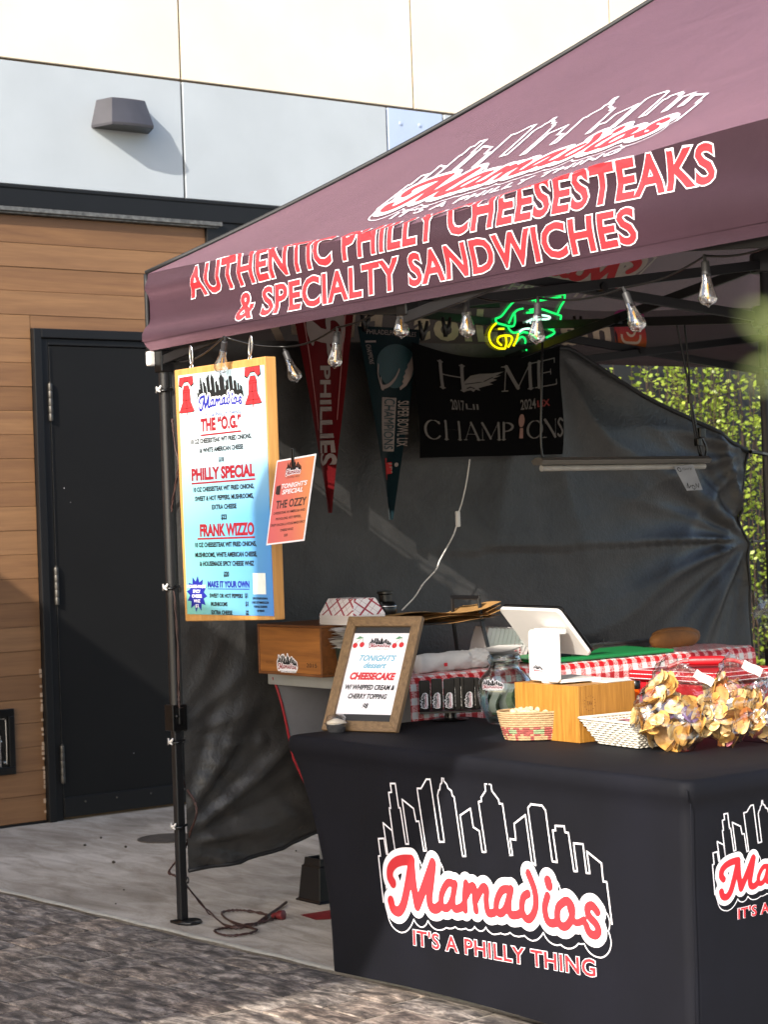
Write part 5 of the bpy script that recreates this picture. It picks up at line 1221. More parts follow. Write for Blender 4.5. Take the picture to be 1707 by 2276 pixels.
lines(po, frM, [tl('10 OZ CHEESESTEAK WIT FRIED ONIONS,', -5.946, -5.552, 1.739, .015, **bd), tl('& WHITE AMERICAN CHEESE', -5.888, -5.605, 1.706, .015, **bd), tl('$18', -5.764, -5.732, 1.669, .015, **bd),
 tl('10 OZ CHEESESTEAK WIT FRIED ONIONS,', -5.940, -5.546, 1.570, .015, **bd), tl('SWEET & HOT PEPPERS, MUSHROOMS,', -5.931, -5.552, 1.538, .015, **bd), tl('EXTRA CHEESE', -5.820, -5.660, 1.506, .015, **bd), tl('$23', -5.762, -5.725, 1.470, .016, **bd),
 tl('10 OZ CHEESESTEAK WIT FRIED ONIONS,', -5.941, -5.544, 1.376, .015, **bd), tl('MUSHROOMS, WHITE AMERICAN CHEESE,', -5.943, -5.542, 1.341, .015, **bd), tl('& HOUSEMADE SPICY CHEESE WHIZ', -5.914, -5.562, 1.310, .015, **bd), tl('$20', -5.758, -5.723, 1.273, .016, **bd),
 tl('SWEET OR HOT PEPPERS', -5.856, -5.640, 1.200, .013, **bd), tl('$1', -5.626, -5.608, 1.201, .014, **bd), tl('MUSHROOMS', -5.848, -5.740, 1.171, .013, **bd), tl('$1', -5.624, -5.606, 1.173, .014, **bd), tl('EXTRA CHEESE', -5.847, -5.710, 1.142, .013, **bd), tl('$2', -5.624, -5.605, 1.143, .014, **bd),
 tl('JOIN OUR INSTAGRAM &', -5.578, -5.486, 1.196, .0065, **bd), tl('CHECK OUT MAMADIOS.COM', -5.583, -5.481, 1.182, .0065, **bd), tl('FOR FULL CALENDAR', -5.571, -5.489, 1.168, .0065, **bd), tl('OF EVENTS', -5.553, -5.508, 1.154, .0065, **bd)], 'print_dark', o1)
lines(po, frM, [tl('MAKE IT YOUR OWN', -5.866, -5.596, 1.236, .020, bold=.05)], 'print_blue', o1)
b = MB(); b.flat([(-5.866, 1.2285), (-5.596, 1.2285), (-5.596, 1.231), (-5.866, 1.231)], frM, o1)
sc0 = (-5.940, 1.212); b.flat([(sc0[0]+r_*cos(a)*.070, sc0[1]+r_*sin(a)*.064) for k in range(24) for a, r_ in ((2*pi*k/24+pi/24, 1 if k % 2 else .68),)], frM, o1); b.build('starburst', M['print_blue'], po)
lines(po, frM, [tl(t, -5.940-w_, -5.940+w_, z_, .010, bold=.03) for t, w_, z_ in (('HOUSE-MADE', .062, 1.233), ('SPICY', .026, 1.216), ('CHEESE', .034, 1.199), ('WHIZ', .022, 1.182), ('$2', .012, 1.165))], 'print_white', o1*2)
b = MB(); b.flat([(-5.572, 1.213), (-5.494, 1.213), (-5.494, 1.284), (-5.572, 1.284)], frM, o1); b.build('blank_patch', plain('patch_white', 'dfe6e0', .6), po)
logo(po, frM, -5.895, 1.826, .305, main='print_blue', tagm='print_blue', e=.0004)
M['bellred'] = plain('bell_red', 'd42a30', .6, .04)
def bell(x0_, z0_, s_):
    def q(P): return [(x0_+a*s_, z0_+c*s_) for a, c in P]
    b_ = MB(); b_.m = 1
    b_.flat(q([(-.37, .93), (-.36, 1.0), (.36, 1.0), (.37, .93), (.40, .76), (.26, .70), (.10, .84), (-.10, .84), (-.26, .70), (-.40, .76)]), frM, o1)
    b_.flat(q([(-.20, .62), (-.12, .76), (.12, .76), (.20, .62), (.22, .30), (.42, .02), (.30, .0), (-.30, .0), (-.42, .02), (-.22, .30)]), frM, o1); b_.m = 0
    b_.flat(q([(-.345, .93), (-.33, .98), (.33, .98), (.345, .93), (.36, .79), (.25, .74), (.09, .87), (-.09, .87), (-.25, .74), (-.36, .79)]), frM, o1*1.5)
    b_.flat(q([(-.18, .62), (-.11, .74), (.11, .74), (.18, .62), (.20, .30), (.39, .04), (.28, .02), (-.28, .02), (-.39, .04), (-.20, .30)]), frM, o1*1.5)
    b_.flat(q([(-.02, -.07), (.02, -.07), (.02, .02), (-.02, .02)]), frM, o1*1.5); b_.m = 1
    for zz, hw in ((.62, .18), (.56, .185), (.34, .2), (.12, .31)): b_.flat(q([(-hw, zz), (hw, zz), (hw, zz+.014), (-hw, zz+.014)]), frM, o1*2)
    b_.d2(poly_strip(q([(.0, .52), (-.03, .38), (.02, .22), (.0, .02)]), .0022), frM.at(o1*2)); b_.d2(poly_strip(q([(-.1, .86), (-.03, .97)]), .002), frM.at(o1*2)); b_.d2(poly_strip(q([(.1, .86), (.03, .97)]), .002), frM.at(o1*2))
    b_.build('bell_print', [M['bellred'], M['print_dark']], po)
bell(-5.966, 1.851, .128); bell(-5.532, 1.850, .128)
for i, (u, v, w_) in enumerate(((413, 768, 0), (541, 748, .4))):
    p = on(u*S_, v*S_, 1, MY+.02); lab = ('steel carabiner holding the menu board beside the tent leg', 'steel carabiner holding the menu board beside the string light bulb')[i]
    t = thing('carabiner', lab, 'carabiner', p, 'carabiners holding the menu board')
    b = MB(); c = p + Vector((0, 0, -.0)); P = [c+Vector((.009*sin(a)+.014*cos(a)*w_*1.2, .0, .033*cos(a))) for a in [2*pi*k/20 for k in range(20)]]
    b.tube(P, .0035, 7, closed=True); b.build('hook', M['chrome'], t, smooth=True)
    b = MB(); tz_ = (tl_.z+(tr_.z-tl_.z)*(i*.7+.15)); e0 = c+Vector((-.017*w_, 0, -.029)); P = [Vector((e0.x+.009*sin(a), e0.y+.003*cos(a), e0.z-.012+.012*cos(a))) for a in [2*pi*k/14 for k in range(14)]]; b.tube(P, .003, 6, closed=True)
    b.tube([e0+Vector((0, 0, -.022)), (e0.x, e0.y, tz_-.004)], .003, 6); b.build('screw_eye', M['chrome'], t, smooth=True)

# special of the day card on a black chain
KY = 3.53
kp = [on(u*S_, v*S_, 1, KY) for u, v in ((598, 995), (683, 980), (657, 1168), (575, 1178))]
cw = (kp[1]-kp[0]).length*.5+(kp[2]-kp[3]).length*.5; chh = (kp[0]-kp[3]).length*.5+(kp[1]-kp[2]).length*.5
kx_ = (kp[1]-kp[0]+kp[2]-kp[3]).normalized(); ky_ = ((kp[0]-kp[3])+(kp[1]-kp[2])).normalized()
kd = thing('special_card', 'orange and pink card for the nightly special hanging from black chain', 'card', kp[3])
def kb(a, c, d=0):
    p = kp[3]+(kp[2]-kp[3])*a + ((kp[0]+(kp[1]-kp[0])*a)-(kp[3]+(kp[2]-kp[3])*a))*c; return Vector((p.x, p.y-d, p.z))
b = MB(); b.add([kb(0, 0), kb(1, 0), kb(1, 1), kb(0, 1), kb(0, 0, -.0015), kb(1, 0, -.0015), kb(1, 1, -.0015), kb(0, 1, -.0015)], [(0, 1, 2, 3), (7, 6, 5, 4), (0, 4, 5, 1), (1, 5, 6, 2), (2, 6, 7, 3), (3, 7, 4, 0)]); sh = b.build('sheet', M['print_white'], kd)
N = NT('card_print'); tc = N.n('ShaderNodeTexCoord'); sp = N.n('ShaderNodeSeparateXYZ'); N.l(tc.outputs['Generated'], sp.inputs[0])
N.l(ramp(N, sp.outputs['X'], [(.1, hx('d2686a')), (.5, hx('d67464')), (.85, hx('dc8e5c'))]), N.b.inputs['Base Color']); N.set(Roughness=.6)
b = MB(); b.add([kb(.03, .02, .0006), kb(.97, .02, .0006), kb(.97, .98, .0006), kb(.03, .98, .0006)], [(0, 1, 2, 3)]); pr = b.build('print', N.m, kd)
kf = lambda a, c, d=0: kb(a, c, .0008+d)
logo(pr, lambda a, c, d=0: kf(a, c*1.0, d), .28, .765, .40, tagm='print_dark', e=.0003)
b = MB()
for it in (text_fit("TONIGHT'S", .22, .88, .655, .05, .03, .2), text_fit('SPECIAL', .26, .80, .585, .05, .03, .2)): b.d2(it, lambda a, c: kf(a, c, .0008))
b.build('lettering', M['print_white'], pr)
b = MB()
for it in (text_fit('THE OZZY', .14, .92, .425, .088, .02), text_fit('CHEESESTEAK W/ AMERICAN AND', .10, .92, .355, .028, .01), text_fit('PROVOLONE, HOT PEPPERS,', .18, .84, .285, .028, .01), text_fit('CRISPY BACON, & HOUSE MADE SPICY', .06, .96, .215, .028, .01), text_fit('CHEESE WHIZ', .34, .68, .145, .028, .01), text_fit('$20', .46, .55, .080, .03, .01)): b.d2(it, lambda a, c: kf(a, c, .0008))
b.build('lettering', plain('brown_print', '4a3a38', .7), pr)
b = MB(); b.m = 0; b.flat([(.09, .60), (.20, .585), (.20, .70), (.09, .69)], kf, .0008); b.flat(disc2(.145, .615, .03), kf, .0009); b.build('speaker_print', plain('brown_dark', '3a2a2a', .7), pr)
ct = kb(.42, 1.0); b = MB(); b.box((ct.x-.007, ct.y-.004, ct.z-.028), (ct.x+.007, ct.y+.004, ct.z+.03)); b.build('binder_clip', M['black'], kd, bevel=.002)
ch = thing('black_chain', 'thin black link chain hanging down to the orange special card', 'chain', ct)
top_ = on(621*S_, 712*S_, 1, 3.66); n_ = 46
for i in range(n_):
    p = Vector(ct)+Vector((0, 0, .03)); p = p+(top_+Vector((0, 0, .05))-p)*(i/(n_-1)); r1 = random.Random(i); rot = (i % 2)*pi/2+r1.uniform(-.3, .3)
    if i == 0:
        b = MB(); b.tube([(.0045*cos(a), 0, .0095*sin(a)) for a in [2*pi*k/10 for k in range(10)]], .0017, 5, closed=True); lk = b.build('link', M['blackmetal'], ch, smooth=True, origin=ct)
    o = lk if i == 0 else lk.copy()
    if i: COL.objects.link(o); o.parent = ch
    o.location = p-Vector(ct); o.rotation_euler = (r1.uniform(-.15, .15), r1.uniform(-.2, .2), rot)

# ------------------------------------------------------------------ string lights
SLY = 3.70
bulbs = [(480, 775, (-.55, .3)), (630, 795, (.5, .2)), (725, 760, (-.18, 0)), (866, 694, (0, 0)), (1008, 692, (.03, 0)), (1160, 703, (-.12, .0)), (1368, 678, (.42, .1)), (1527, 618, (.05, 0))]
sl_ = thing('string_lights', 'black cable of clear edison bulbs strung across the front of the stall', 'string lights', (-4.8, SLY, 2.1))
M['bulb'] = glass('bulb_glass', (.96, .96, .95), .34, .05); M['filament'] = plain('filament', 'd8a040', .4, .1, 10, 0)
M['sock'] = plain('bulb_socket', '2a2a2c', .5, .2, 20, .1, 100)
tops = []
for i, (u, v, (tx_, ty_)) in enumerate(bulbs):
    c = on(u*S_, v*S_, 1, 3.535 if i == 0 else SLY); dn = Vector((-tx_*-1, ty_*.4, -1)).normalized(); tp = c - dn*.048; tops.append(tp)
    prof = [(.0125, .018), (.0145, .022), (.0165, .04), (.024, .062), (.0305, .080), (.031, .090), (.026, .101), (.012, .107), (.005, .109), (.004, .113), (0, .1135)]
    prof = [(r_*.80 if z_ > .03 else r_*.9, z_*.92) for r_, z_ in prof]; b = MB(); b.lathe(prof, 22, tp, dn); g = b.build('bulb', M['bulb'], sl_, smooth=True)
    b = MB(); b.tube([tp+dn*.02, tp+dn*.045], .003, 6); b.build('stem', M['bulb'], g, smooth=True)
    b = MB(); sd = dn.cross(Vector((.3, 1, 0))).normalized(); b.tube([tp+dn*.042, tp+dn*.082], .0017, 6); b.tube([tp+dn*.042+sd*.005, tp+dn*.082+sd*.004], .0011, 5); b.build('filament', M['filament'], g)
    b = MB(); b.lathe([(.009, -.016), (.011, -.014), (.011, .017), (.0125, .018), (.0125, .021), (.011, .023)], 14, tp, dn); b.tube([tp-dn*.016, tp-dn*.034], .005, 6); b.build('socket', M['sock'], g, smooth=40)
cab = [on(0, 0, 1, SLY)]; cab = []
ends = [Vector((LX0, LY0+.02, 2.06))] + [t+Vector((0, 0, .03)) for t in tops] + [on(1720, 545, 1, SLY)]
for a, c in zip(ends[:-1], ends[1:]):
    for k in range(8): t = k/8; p = a+(c-a)*t; p = p-Vector((0, 0, .05*(c-a).length*sin(pi*t))); cab.append(p)
cab.append(ends[-1]); b = MB(); b.tube(cab, .0035, 6); b.build('cable', M['black'], sl_, smooth=True)

# ------------------------------------------------------------------ pennants, flag and neon sign along the side wall
PX = -6.12
def pxy(u, v): q = on(u*S_, v*S_, 0, PX); return (q.y, q.z)
frW = Fr((PX, 0, 0), (0, 1, 0), (0, 0, 1))          # across = depth into the stall, up, outward = into the stall
def felt(name, c, sh=.12): N = NT(name); v = objvec(N); N.l(ramp(N, noise(N, v, 6, 4), [(.3, hx(c)), (.7, tuple(x*1.3 for x in hx(c)))]), N.b.inputs['Base Color']); N.set(Roughness=.95, Sheen_Weight=sh); N.b.inputs['Specular IOR Level'].default_value = .1; bump(N, noise(N, v, 300, 2), .2, .003); return N.m
def cone2(tri, u, v):  # v from the broad end to the tip
    (a, c, t) = tri; l = (a[0]+(t[0]-a[0])*v, a[1]+(t[1]-a[1])*v); r_ = (c[0]+(t[0]-c[0])*v, c[1]+(t[1]-c[1])*v); return (l[0]+(r_[0]-l[0])*u, l[1]+(r_[1]-l[1])*u)
def pennant(lab, tri, mat, bend=0):
    def f(u, v): q = cone2(tri, u, v*.992); return frW(q[0], q[1], .012*sin(u*5+v*3)+.02*v*v+bend*sin(v*6)*(.3+v))
    t = thing('pennant', lab, 'pennant', (PX, tri[0][0], tri[0][1]), 'pennants on the side wall'); b = MB(); b.grid(f, 12, 40); return t, b.build('felt', mat, t, smooth=True), (lambda a, c, d=.004: f(a, c)+Vector((d, 0, 0)))
tri1 = (pxy(628, 655), pxy(770, 655), pxy(707, 1112)); tri2 = (pxy(772, 705), pxy(914, 712), pxy(838, 1126))
M['pen_grey'] = plain('pennant_cream', '7c716d', .9, .05)
pn, fl, pf = pennant('dark red felt pennant lettered down its length', tri1, felt('red_felt', '460509'), .006)
def down(t, tri, v0, v1, u0, u1, **k):
    """lettering that reads down the pennant"""
    lo, hi = v0, v1; m = text_fit(t, lo, hi, 0, 1, **k); return [((1-(u0 + (u1-u0)*(1-y)) if False else u1-(u1-u0)*y), x) for x, y in m[0]], m[1]
b = MB(); m = text_fit('PHILLIES', .30, .775, 0, 1, .03); cv0 = .30
def ph(a, y): w_ = 1-a; return pf(.5+(y-.5)*(.40)*(0.72+.5*(a-.3))/max(w_, .2)*.58-(.02), a)
b.d2(dice(([(x, 1-y) for x, y in m[0]], m[1]), [.3+.03*i for i in range(17)]), lambda x, y: ph(x, 1-y)); b.build('lettering', M['pen_grey'], fl)
# curly capital above it
cp = [(.58, .235), (.70, .205), (.78, .16), (.78, .10), (.70, .062), (.58, .055), (.50, .075), (.49, .105), (.545, .115)]
fd = Field(.1, .95, .0, .30, .008)
Pst = [[(a, c*1.0, .035) for a, c in catmull([(.60, .255), (.75, .235), (.84, .18), (.83, .10), (.72, .055), (.60, .05), (.53, .08), (.56, .11)], 6)], [(a, c, r_) for (a, c), r_ in zip([(.20, .125), (.40, .155), (.62, .165), (.78, .165)], (.05, .034, .03, .03))], [(.20, .125, .05), (.22, .165, .04)], [(.52, .16, .02), (.56, .22, .03), (.62, .25, .035)]]
b = MB(); b.d2(fd.strokes(Pst, 0).mesh(run=4), lambda a, c: pf(a, c)); b.build('emblem', M['pen_grey'], fl)
M['trim_red'] = plain('pennant_line', '8c5a58', .9)
b = MB(); b.d2(dice(poly_strip([(.13+.0, .02), (.13, .60)], .02), (), [.03*i for i in range(30)]), lambda a, c: pf(a, c)); b.d2(dice(poly_strip([(.86, .02), (.86, .55)], .02), (), [.03*i for i in range(30)]), lambda a, c: pf(a, c)); b.build('stripe', M['trim_red'], fl)
pn2, fl2, pf2 = pennant('dark green felt pennant with helmet print and champions lettering', tri2, felt('green_felt', '06181d'), .002)
b = MB(); m = text_fit('CHAMPIONS', .372, .635, 0, 1, .0); b.d2(dice(([(.27, .365), (.68, .365), (.70, .645), (.15, .645)], [(0, 1, 2, 3)]), [.3, .4, .5, .6], [.38+.02*i for i in range(14)]), lambda a, c: pf2(a, c, .003))
def chm(x, y): w_ = 1-x; h_ = .165/max(w_, .2)*.62; return (.5-.0-h_*.55+ (h_*1.25)*(0.5-y)+ .06, x)
b.build('light_bar', M['pen_grey'], fl2)
def boxmap(u0, u1, uu0, uu1): # across edges at the top and bottom of a slanted column
    def g(x, y, v0, v1): t = (x-v0)/(v1-v0); a = u0+(uu0-u0)*t; c = u1+(uu1-u1)*t; return (a+(c-a)*y, x)
    return g
b = MB(); g = boxmap(.32, .63, .20, .64); b.d2(([(x, y) for x, y in m[0]], m[1]), lambda x, y: pf2(*g(x, y, .372, .635), .008)); b.build('lettering', plain('dark_teal_print', '14333a', .9), fl2)
b = MB(); m = text_fit('SUPER BOWL LIX', .38, .62, 0, 1, .01); g = boxmap(.72, .95, .78, 1.08); b.d2(m, lambda x, y: pf2(*g(x, y, .38, .62), .005)); m = text_fit('PHILADELPHIA EAGLES', .10, .92, .015, .024, .0); b.d2(m, lambda x, y: pf2(x, .055-y, .005)); m = text_fit('CHAMPIONS', .095, .195, 0, 1); g = boxmap(.06, .13, .07, .15); b.d2(m, lambda x, y: pf2(*g(x, y, .095, .195), .005))
b.flat([(.06, .075), (.22, .072), (.22, .082), (.06, .085)], pf2, .005); b.build('lettering', M['pen_grey'], fl2)
b = MB(); b.d2(Field(.2, .85, .68, .82, .008).strokes([[(.30, .70, .05), (.30, .745, .05)]], 0).mesh(), lambda a, c: pf2(a, c, .005)); b.m = 0; b.flat([(.30, .705), (.62, .70), (.64, .76), (.26, .765)], pf2, .006); b.build('red_badge', plain('badge_red', '9a1c1c', .9), fl2)
b = MB(); m = text_fit('LIX', .708, .758, 0, 1, .02); g = boxmap(.38, .62, .40, .64); b.d2(m, lambda x, y: pf2(*g(x, y, .708, .758), .008)); b.flat(disc2(.80, .715, .07, 12, .16), pf2, .006); b.build('badge_print', M['pen_grey'], fl2)
# helmet with wing
b = MB(); hel = Field(.1, 1.05, .07, .34, .008); hel.strokes([[(.45, .17, .18), (.62, .19, .22)]], 0); hd = np.hypot((hel.X-.60)/.40, (hel.Y-.20)/.115)-1
b.d2(hel.mesh(hd*.1, run=4), lambda a, c: pf2(a, c, .004)); hm_ = b.build('helmet_print', plain('helmet_teal', '12343a', .6), fl2)
def spike(P): return P
b = MB(); wing = [(.90, .145), (.955, .20), (.94, .255), (.86, .30), (.74, .325), (.72, .31), (.80, .29), (.765, .28), (.80, .262), (.775, .255), (.82, .235), (.80, .225), (.845, .205), (.835, .19), (.87, .175)]
b.flat(wing, pf2, .007); b.build('wing_print', M['pen_grey'], hm_)
b = MB(); b.d2(poly_strip(catmull([(.25, .27), (.28, .31), (.45, .30), (.60, .265), (.68, .22)], 5), .02), lambda a, c: pf2(a, c, .007)); b.d2(poly_strip(catmull([(.22, .20), (.20, .25), (.24, .305)], 5), .018), lambda a, c: pf2(a, c, .007)); b.flat(disc2(.28, .315, .045, 10, .35), pf2, .007); b.build('face_guard', M['pen_grey'], hm_)

# black champions flag
fy0, fz0 = pxy(900, 990); fy1 = pxy(1205, 990)[0]; fz1 = pxy(905, 742)[1]
def flagf(a, c, d=0):
    y = fy0+(a)*(fy1-fy0); sg_ = .055*sin(pi*min(1, max(0, a)))*c; wy = .05*c*(a-.5)
    return Vector((PX+.02+.012*sin(a*8+c*2)+.008*sin(c*6)+d, y+wy, fz0+c*(fz1-fz0)-sg_+.01*a))
fg = thing('champions_flag', 'black hanging flag with grey HOME and CHAMPIONS lettering', 'flag', (PX, fy0, fz0))
b = MB(); b.grid(lambda u, v: flagf(u, v), 30, 24); fo = b.build('cloth', felt('black_felt', '040405', 0), fg, smooth=True)
M['flag_grey'] = plain('flag_grey', '5c5856', .9, .05)
def serif(letter, x0, x1, y0, y1, W=1.25):
    """a serif capital as strokes inside a box"""
    w_, h_ = x1-x0, y1-y0; th, tn = .115*h_*W, .045*h_; sfl = .13*h_
    S = {'H': [((.16, 0), (.16, 1), th), ((.84, 0), (.84, 1), th), ((.16, .52), (.84, .52), tn)], 'M': [((.12, 0), (.15, 1), tn), ((.15, 1), (.5, .08), th), ((.5, .08), (.85, 1), tn), ((.85, 1), (.88, 0), th)], 'E': [((.22, 0), (.22, 1), th), ((.22, 1), (.86, 1), tn), ((.22, .52), (.70, .52), tn), ((.22, 0), (.92, 0), tn), ((.86, 1), (.86, .82), tn), ((.92, 0), (.92, .2), tn), ((.70, .62), (.70, .42), tn)],
     'A': [((.5, 1), (.14, 0), tn), ((.5, 1), (.86, 0), th), ((.25, .34), (.75, .34), tn)], 'P': [((.22, 0), (.22, 1), th)], 'N': [((.16, 0), (.16, 1), tn), ((.16, 1), (.84, 0), th), ((.84, 0), (.84, 1), tn)], 'I': [((.5, 0), (.5, 1), th)]}
    out = [[(x0+w_*a[0], y0+h_*a[1], t/2), (x0+w_*c[0], y0+h_*c[1], t/2)] for a, c, t in S.get(letter, [])]
    feet = {'H': [(.16, 0), (.16, 1), (.84, 0), (.84, 1)], 'M': [(.12, 0), (.10, 1), (.88, 0), (.9, 1)], 'E': [(.18, 0), (.18, 1)], 'A': [(.14, 0), (.86, 0)], 'P': [(.22, 0)], 'N': [(.16, 0), (.12, 1), (.86, 1)], 'I': [(.5, 0), (.5, 1)]}
    for fx, fy in feet.get(letter, []): out.append([(x0+w_*fx-sfl, y0+h_*fy, tn/2), (x0+w_*fx+sfl, y0+h_*fy, tn/2)])
    def arc(cx_, cy_, rx_, ry_, a0, a1, n=18): return [(x0+w_*(cx_+rx_*cos(t)), y0+h_*(cy_+ry_*sin(t)), (tn+(th-tn)*abs(cos(t))**1.3)/2) for t in [a0+(a1-a0)*i/n for i in range(n+1)]]
    if letter == 'P': out.append(arc(.28, .74, .52, .26, -pi/2, pi/2))
    if letter == 'C': out.append(arc(.52, .5, .42, .5, .75, 2*pi-.75)); out.append([(x0+w_*.83, y0+h_*.84, tn/2), (x0+w_*.86, y0+h_*1.0, tn/2)])
    if letter == 'O': out.append(arc(.5, .5, .43, .5, 0, 2*pi, 28))
    if letter == 'S': out.append([(x0+w_*a, y0+h_*c, th*.42) for a, c in catmull([(.8, .86), (.5, .98), (.24, .78), (.5, .54), (.76, .26), (.5, .02), (.18, .14)], 5)])
    return out
fh_ = fz1-fz0; fwid = fy1-fy0
def flagmesh(strokes_, x0, x1, y0, y1): # strokes in real metres on the flag
    f = Field(x0, x1, y0, y1, .0042).strokes(strokes_, 0); return f.mesh(run=6)
st_ = []
for ch_, a, c in (('H', .15, .37), ('M', .58, .80), ('E', .79, .98)): st_ += serif(ch_, a*fwid, c*fwid, .655*fh_, .90*fh_)
for ch_, a, c in (('C', .02, .145), ('H', .145, .285), ('A', .285, .425), ('M', .415, .575), ('P', .565, .665), ('O', .735, .845), ('N', .84, .95), ('S', .94, 1.0)): st_ += serif(ch_, a*fwid, c*fwid, .165*fh_, .335*fh_)
b = MB(); mm = flagmesh(st_, 0, fwid*1.02, .1*fh_, .95*fh_); b.d2(mm, lambda x, y: flagf(x/fwid, y/fh_, .003))
for t, a, c in (('2017', .225, .325), ('2024', .70, .80)): b.d2(text_fit(t, a*fwid, c*fwid, .455*fh_, .095*fh_, .015), lambda x, y: flagf(x/fwid, y/fh_, .003))
b.d2(text_fit('LII', .335*fwid, .425*fwid, .47*fh_, .055*fh_, .01), lambda x, y: flagf(x/fwid, y/fh_, .003)); b.build('lettering', M['flag_grey'], fo)
b = MB(); b.d2(text_fit('LIX', .81*fwid, .90*fwid, .465*fh_, .06*fh_, .03), lambda x, y: flagf(x/fwid, y/fh_, .003)); b.build('red_numeral', plain('dim_red', '6e2420', .9), fo)
b = MB(); b.d2(([(x*fwid, y*fh_) for x, y in [(.69, .17), (.715, .17), (.712, .27), (.693, .27)]], [(0, 1, 2, 3)]), lambda x, y: flagf(x/fwid, y/fh_, .003)); b.d2(([(.703*fwid+.014*cos(t), .345*fh_+.030*sin(t)+.004*cos(t)) for t in [2*pi*k/14 for k in range(14)]], [tuple(range(14))]), lambda x, y: flagf(x/fwid, y/fh_, .003)); b.build('trophy_print', plain('trophy_print', '7a5c54', .9), fo)
# bird head in place of the O
bird = [(.33, .68), (.35, .75), (.39, .81), (.45, .835), (.53, .84), (.60, .855), (.55, .815), (.585, .815), (.53, .785), (.56, .775), (.51, .745), (.535, .73), (.47, .705), (.44, .69), (.45, .665), (.42, .675), (.405, .65), (.385, .665), (.36, .655)]
b = MB(); b.d2(([(x*fwid, y*fh_) for x, y in bird], [tuple(range(len(bird)))]), lambda x, y: flagf(x/fwid, y/fh_, .003)); eb = b.build('bird_emblem', M['flag_grey'], fo)
b = MB(); b.d2(poly_strip([(x*fwid, y*fh_) for x, y in ((.35, .72), (.40, .735), (.47, .755), (.53, .80))], .004), lambda x, y: flagf(x/fwid, y/fh_, .005)); b.d2(poly_strip([(x*fwid, y*fh_) for x, y in ((.36, .68), (.385, .695), (.41, .685))], .005), lambda x, y: flagf(x/fwid, y/fh_, .005)); b.build('emblem_line', felt('black_line', '0a0a0c'), eb)
for i, (u, v) in enumerate(((955, 712), (1238, 708), (905, 720), (780, 700))):
    y_, z_ = pxy(u, v); t = thing('clamp', ('black spring clamp on the flag beside the left bulb', 'black spring clamp on the flag corner next to the neon sign', 'black spring clamp where green pennant meets the flag', 'black spring clamp on the left corner of the green pennant')[i], 'clamp', (PX, y_, z_), 'black spring clamps')
    for k in (-1, 1):
        b = MB(); b.tube([(PX+.02, y_, z_-.03), (PX+.03, y_+k*.012, z_+.01), (PX+.03, y_+k*.02, z_+.045)], [.008, .009, .006], 8); b.build('jaw', M['black'], t, smooth=True)
    b = MB(); b.lathe([(.006, -.012), (.006, .012)], 8, (PX+.025, y_, z_), (0, 1, 0)); b.build('spring', M['chrome'], t)

# neon bird sign: bent glowing tubes on a clear back board
nx_ = -6.06
def npx(P): # crop pixels (860,640) scale 3.77
    r_ = []
    for a, c in P: q = on(860+a/3.7705, 640+c/3.7705, 0, nx_); r_.append((q.y, q.z))
    return r_
ns = thing('neon_sign', 'green white and yellow neon bird head sign under the canopy roof', 'neon sign', (nx_, 5.3, 2.25))
M['neon_g'] = emit('neon_green', '12d860', .75); M['neon_w'] = emit('neon_white', 'b8f0d8', .9); M['neon_y'] = emit('neon_yellow', 'e8dc00', .75)
def ntube(P, mat, cl=False):
    pts = catmull(npx(P), 5); b_ = MB(); b_.tube([(nx_+.012, y, z_) for y, z_ in pts], .0042, 7, closed=cl); return b_.build('neon_tube', M[mat], ns, smooth=True)
ntube([(895, 262), (945, 240), (1000, 170), (1060, 112), (1150, 88), (1290, 68), (1475, 58)], 'neon_g'); ntube([(1475, 58), (1470, 110), (1440, 160), (1415, 215)], 'neon_g')
ntube([(1160, 95), (1240, 90), (1200, 108), (1300, 88)], 'neon_g'); ntube([(1230, 118), (1330, 100), (1440, 80)], 'neon_g')
ntube([(895, 265), (905, 295), (960, 312), (1010, 325), (1045, 322), (1058, 280), (1050, 215), (1020, 270), (1005, 300)], 'neon_g'); ntube([(1050, 215), (1080, 190), (1125, 178)], 'neon_g'); ntube([(1000, 315), (1005, 345), (1040, 378), (1090, 375)], 'neon_g')
ntube([(1155, 213), (1230, 205), (1180, 190), (1270, 180), (1370, 212), (1445, 238)], 'neon_g'); ntube([(1445, 238), (1430, 290), (1380, 345)], 'neon_g'); ntube([(1380, 345), (1330, 325), (1300, 325)], 'neon_g'); ntube([(1300, 325), (1385, 368), (1372, 395), (1320, 420)], 'neon_g')
ntube([(1155, 290), (1200, 268), (1270, 235), (1345, 245), (1335, 265), (1250, 270), (1185, 292), (1225, 310)], 'neon_w'); ntube([(1090, 375), (1130, 350), (1200, 348), (1260, 380)], 'neon_w')
ntube([(1060, 470), (1100, 420), (1130, 418), (1145, 445), (1142, 470)], 'neon_g'); ntube([(1080, 400), (1130, 375), (1200, 395), (1240, 430)], 'neon_g')
ntube([(900, 300), (862, 340), (840, 400), (860, 470), (915, 508), (975, 512)], 'neon_y'); ntube([(975, 512), (985, 460), (978, 405)], 'neon_y'); ntube([(945, 485), (912, 450), (925, 415), (975, 402), (1025, 410), (1030, 445), (1000, 500)], 'neon_y'); ntube([(920, 347), (965, 347)], 'neon_y'); ntube([(1085, 385), (1070, 440), (1045, 490)], 'neon_y')
ntube([(1150, 525), (1230, 508), (1340, 475)], 'neon_g')
bp = npx([(860, 270), (960, 170), (1060, 75), (1240, 45), (1500, 40), (1500, 110), (1470, 210), (1465, 260), (1410, 400), (1330, 500), (1130, 550), (900, 535), (820, 470), (812, 380)])
b = MB(); b.prism(bp, 0, .004, Fr((nx_, 0, 0), (0, 1, 0), (0, 0, 1))); b.build('clear_backing', glass('acrylic', (.93, .96, .94), .03, .05), ns)
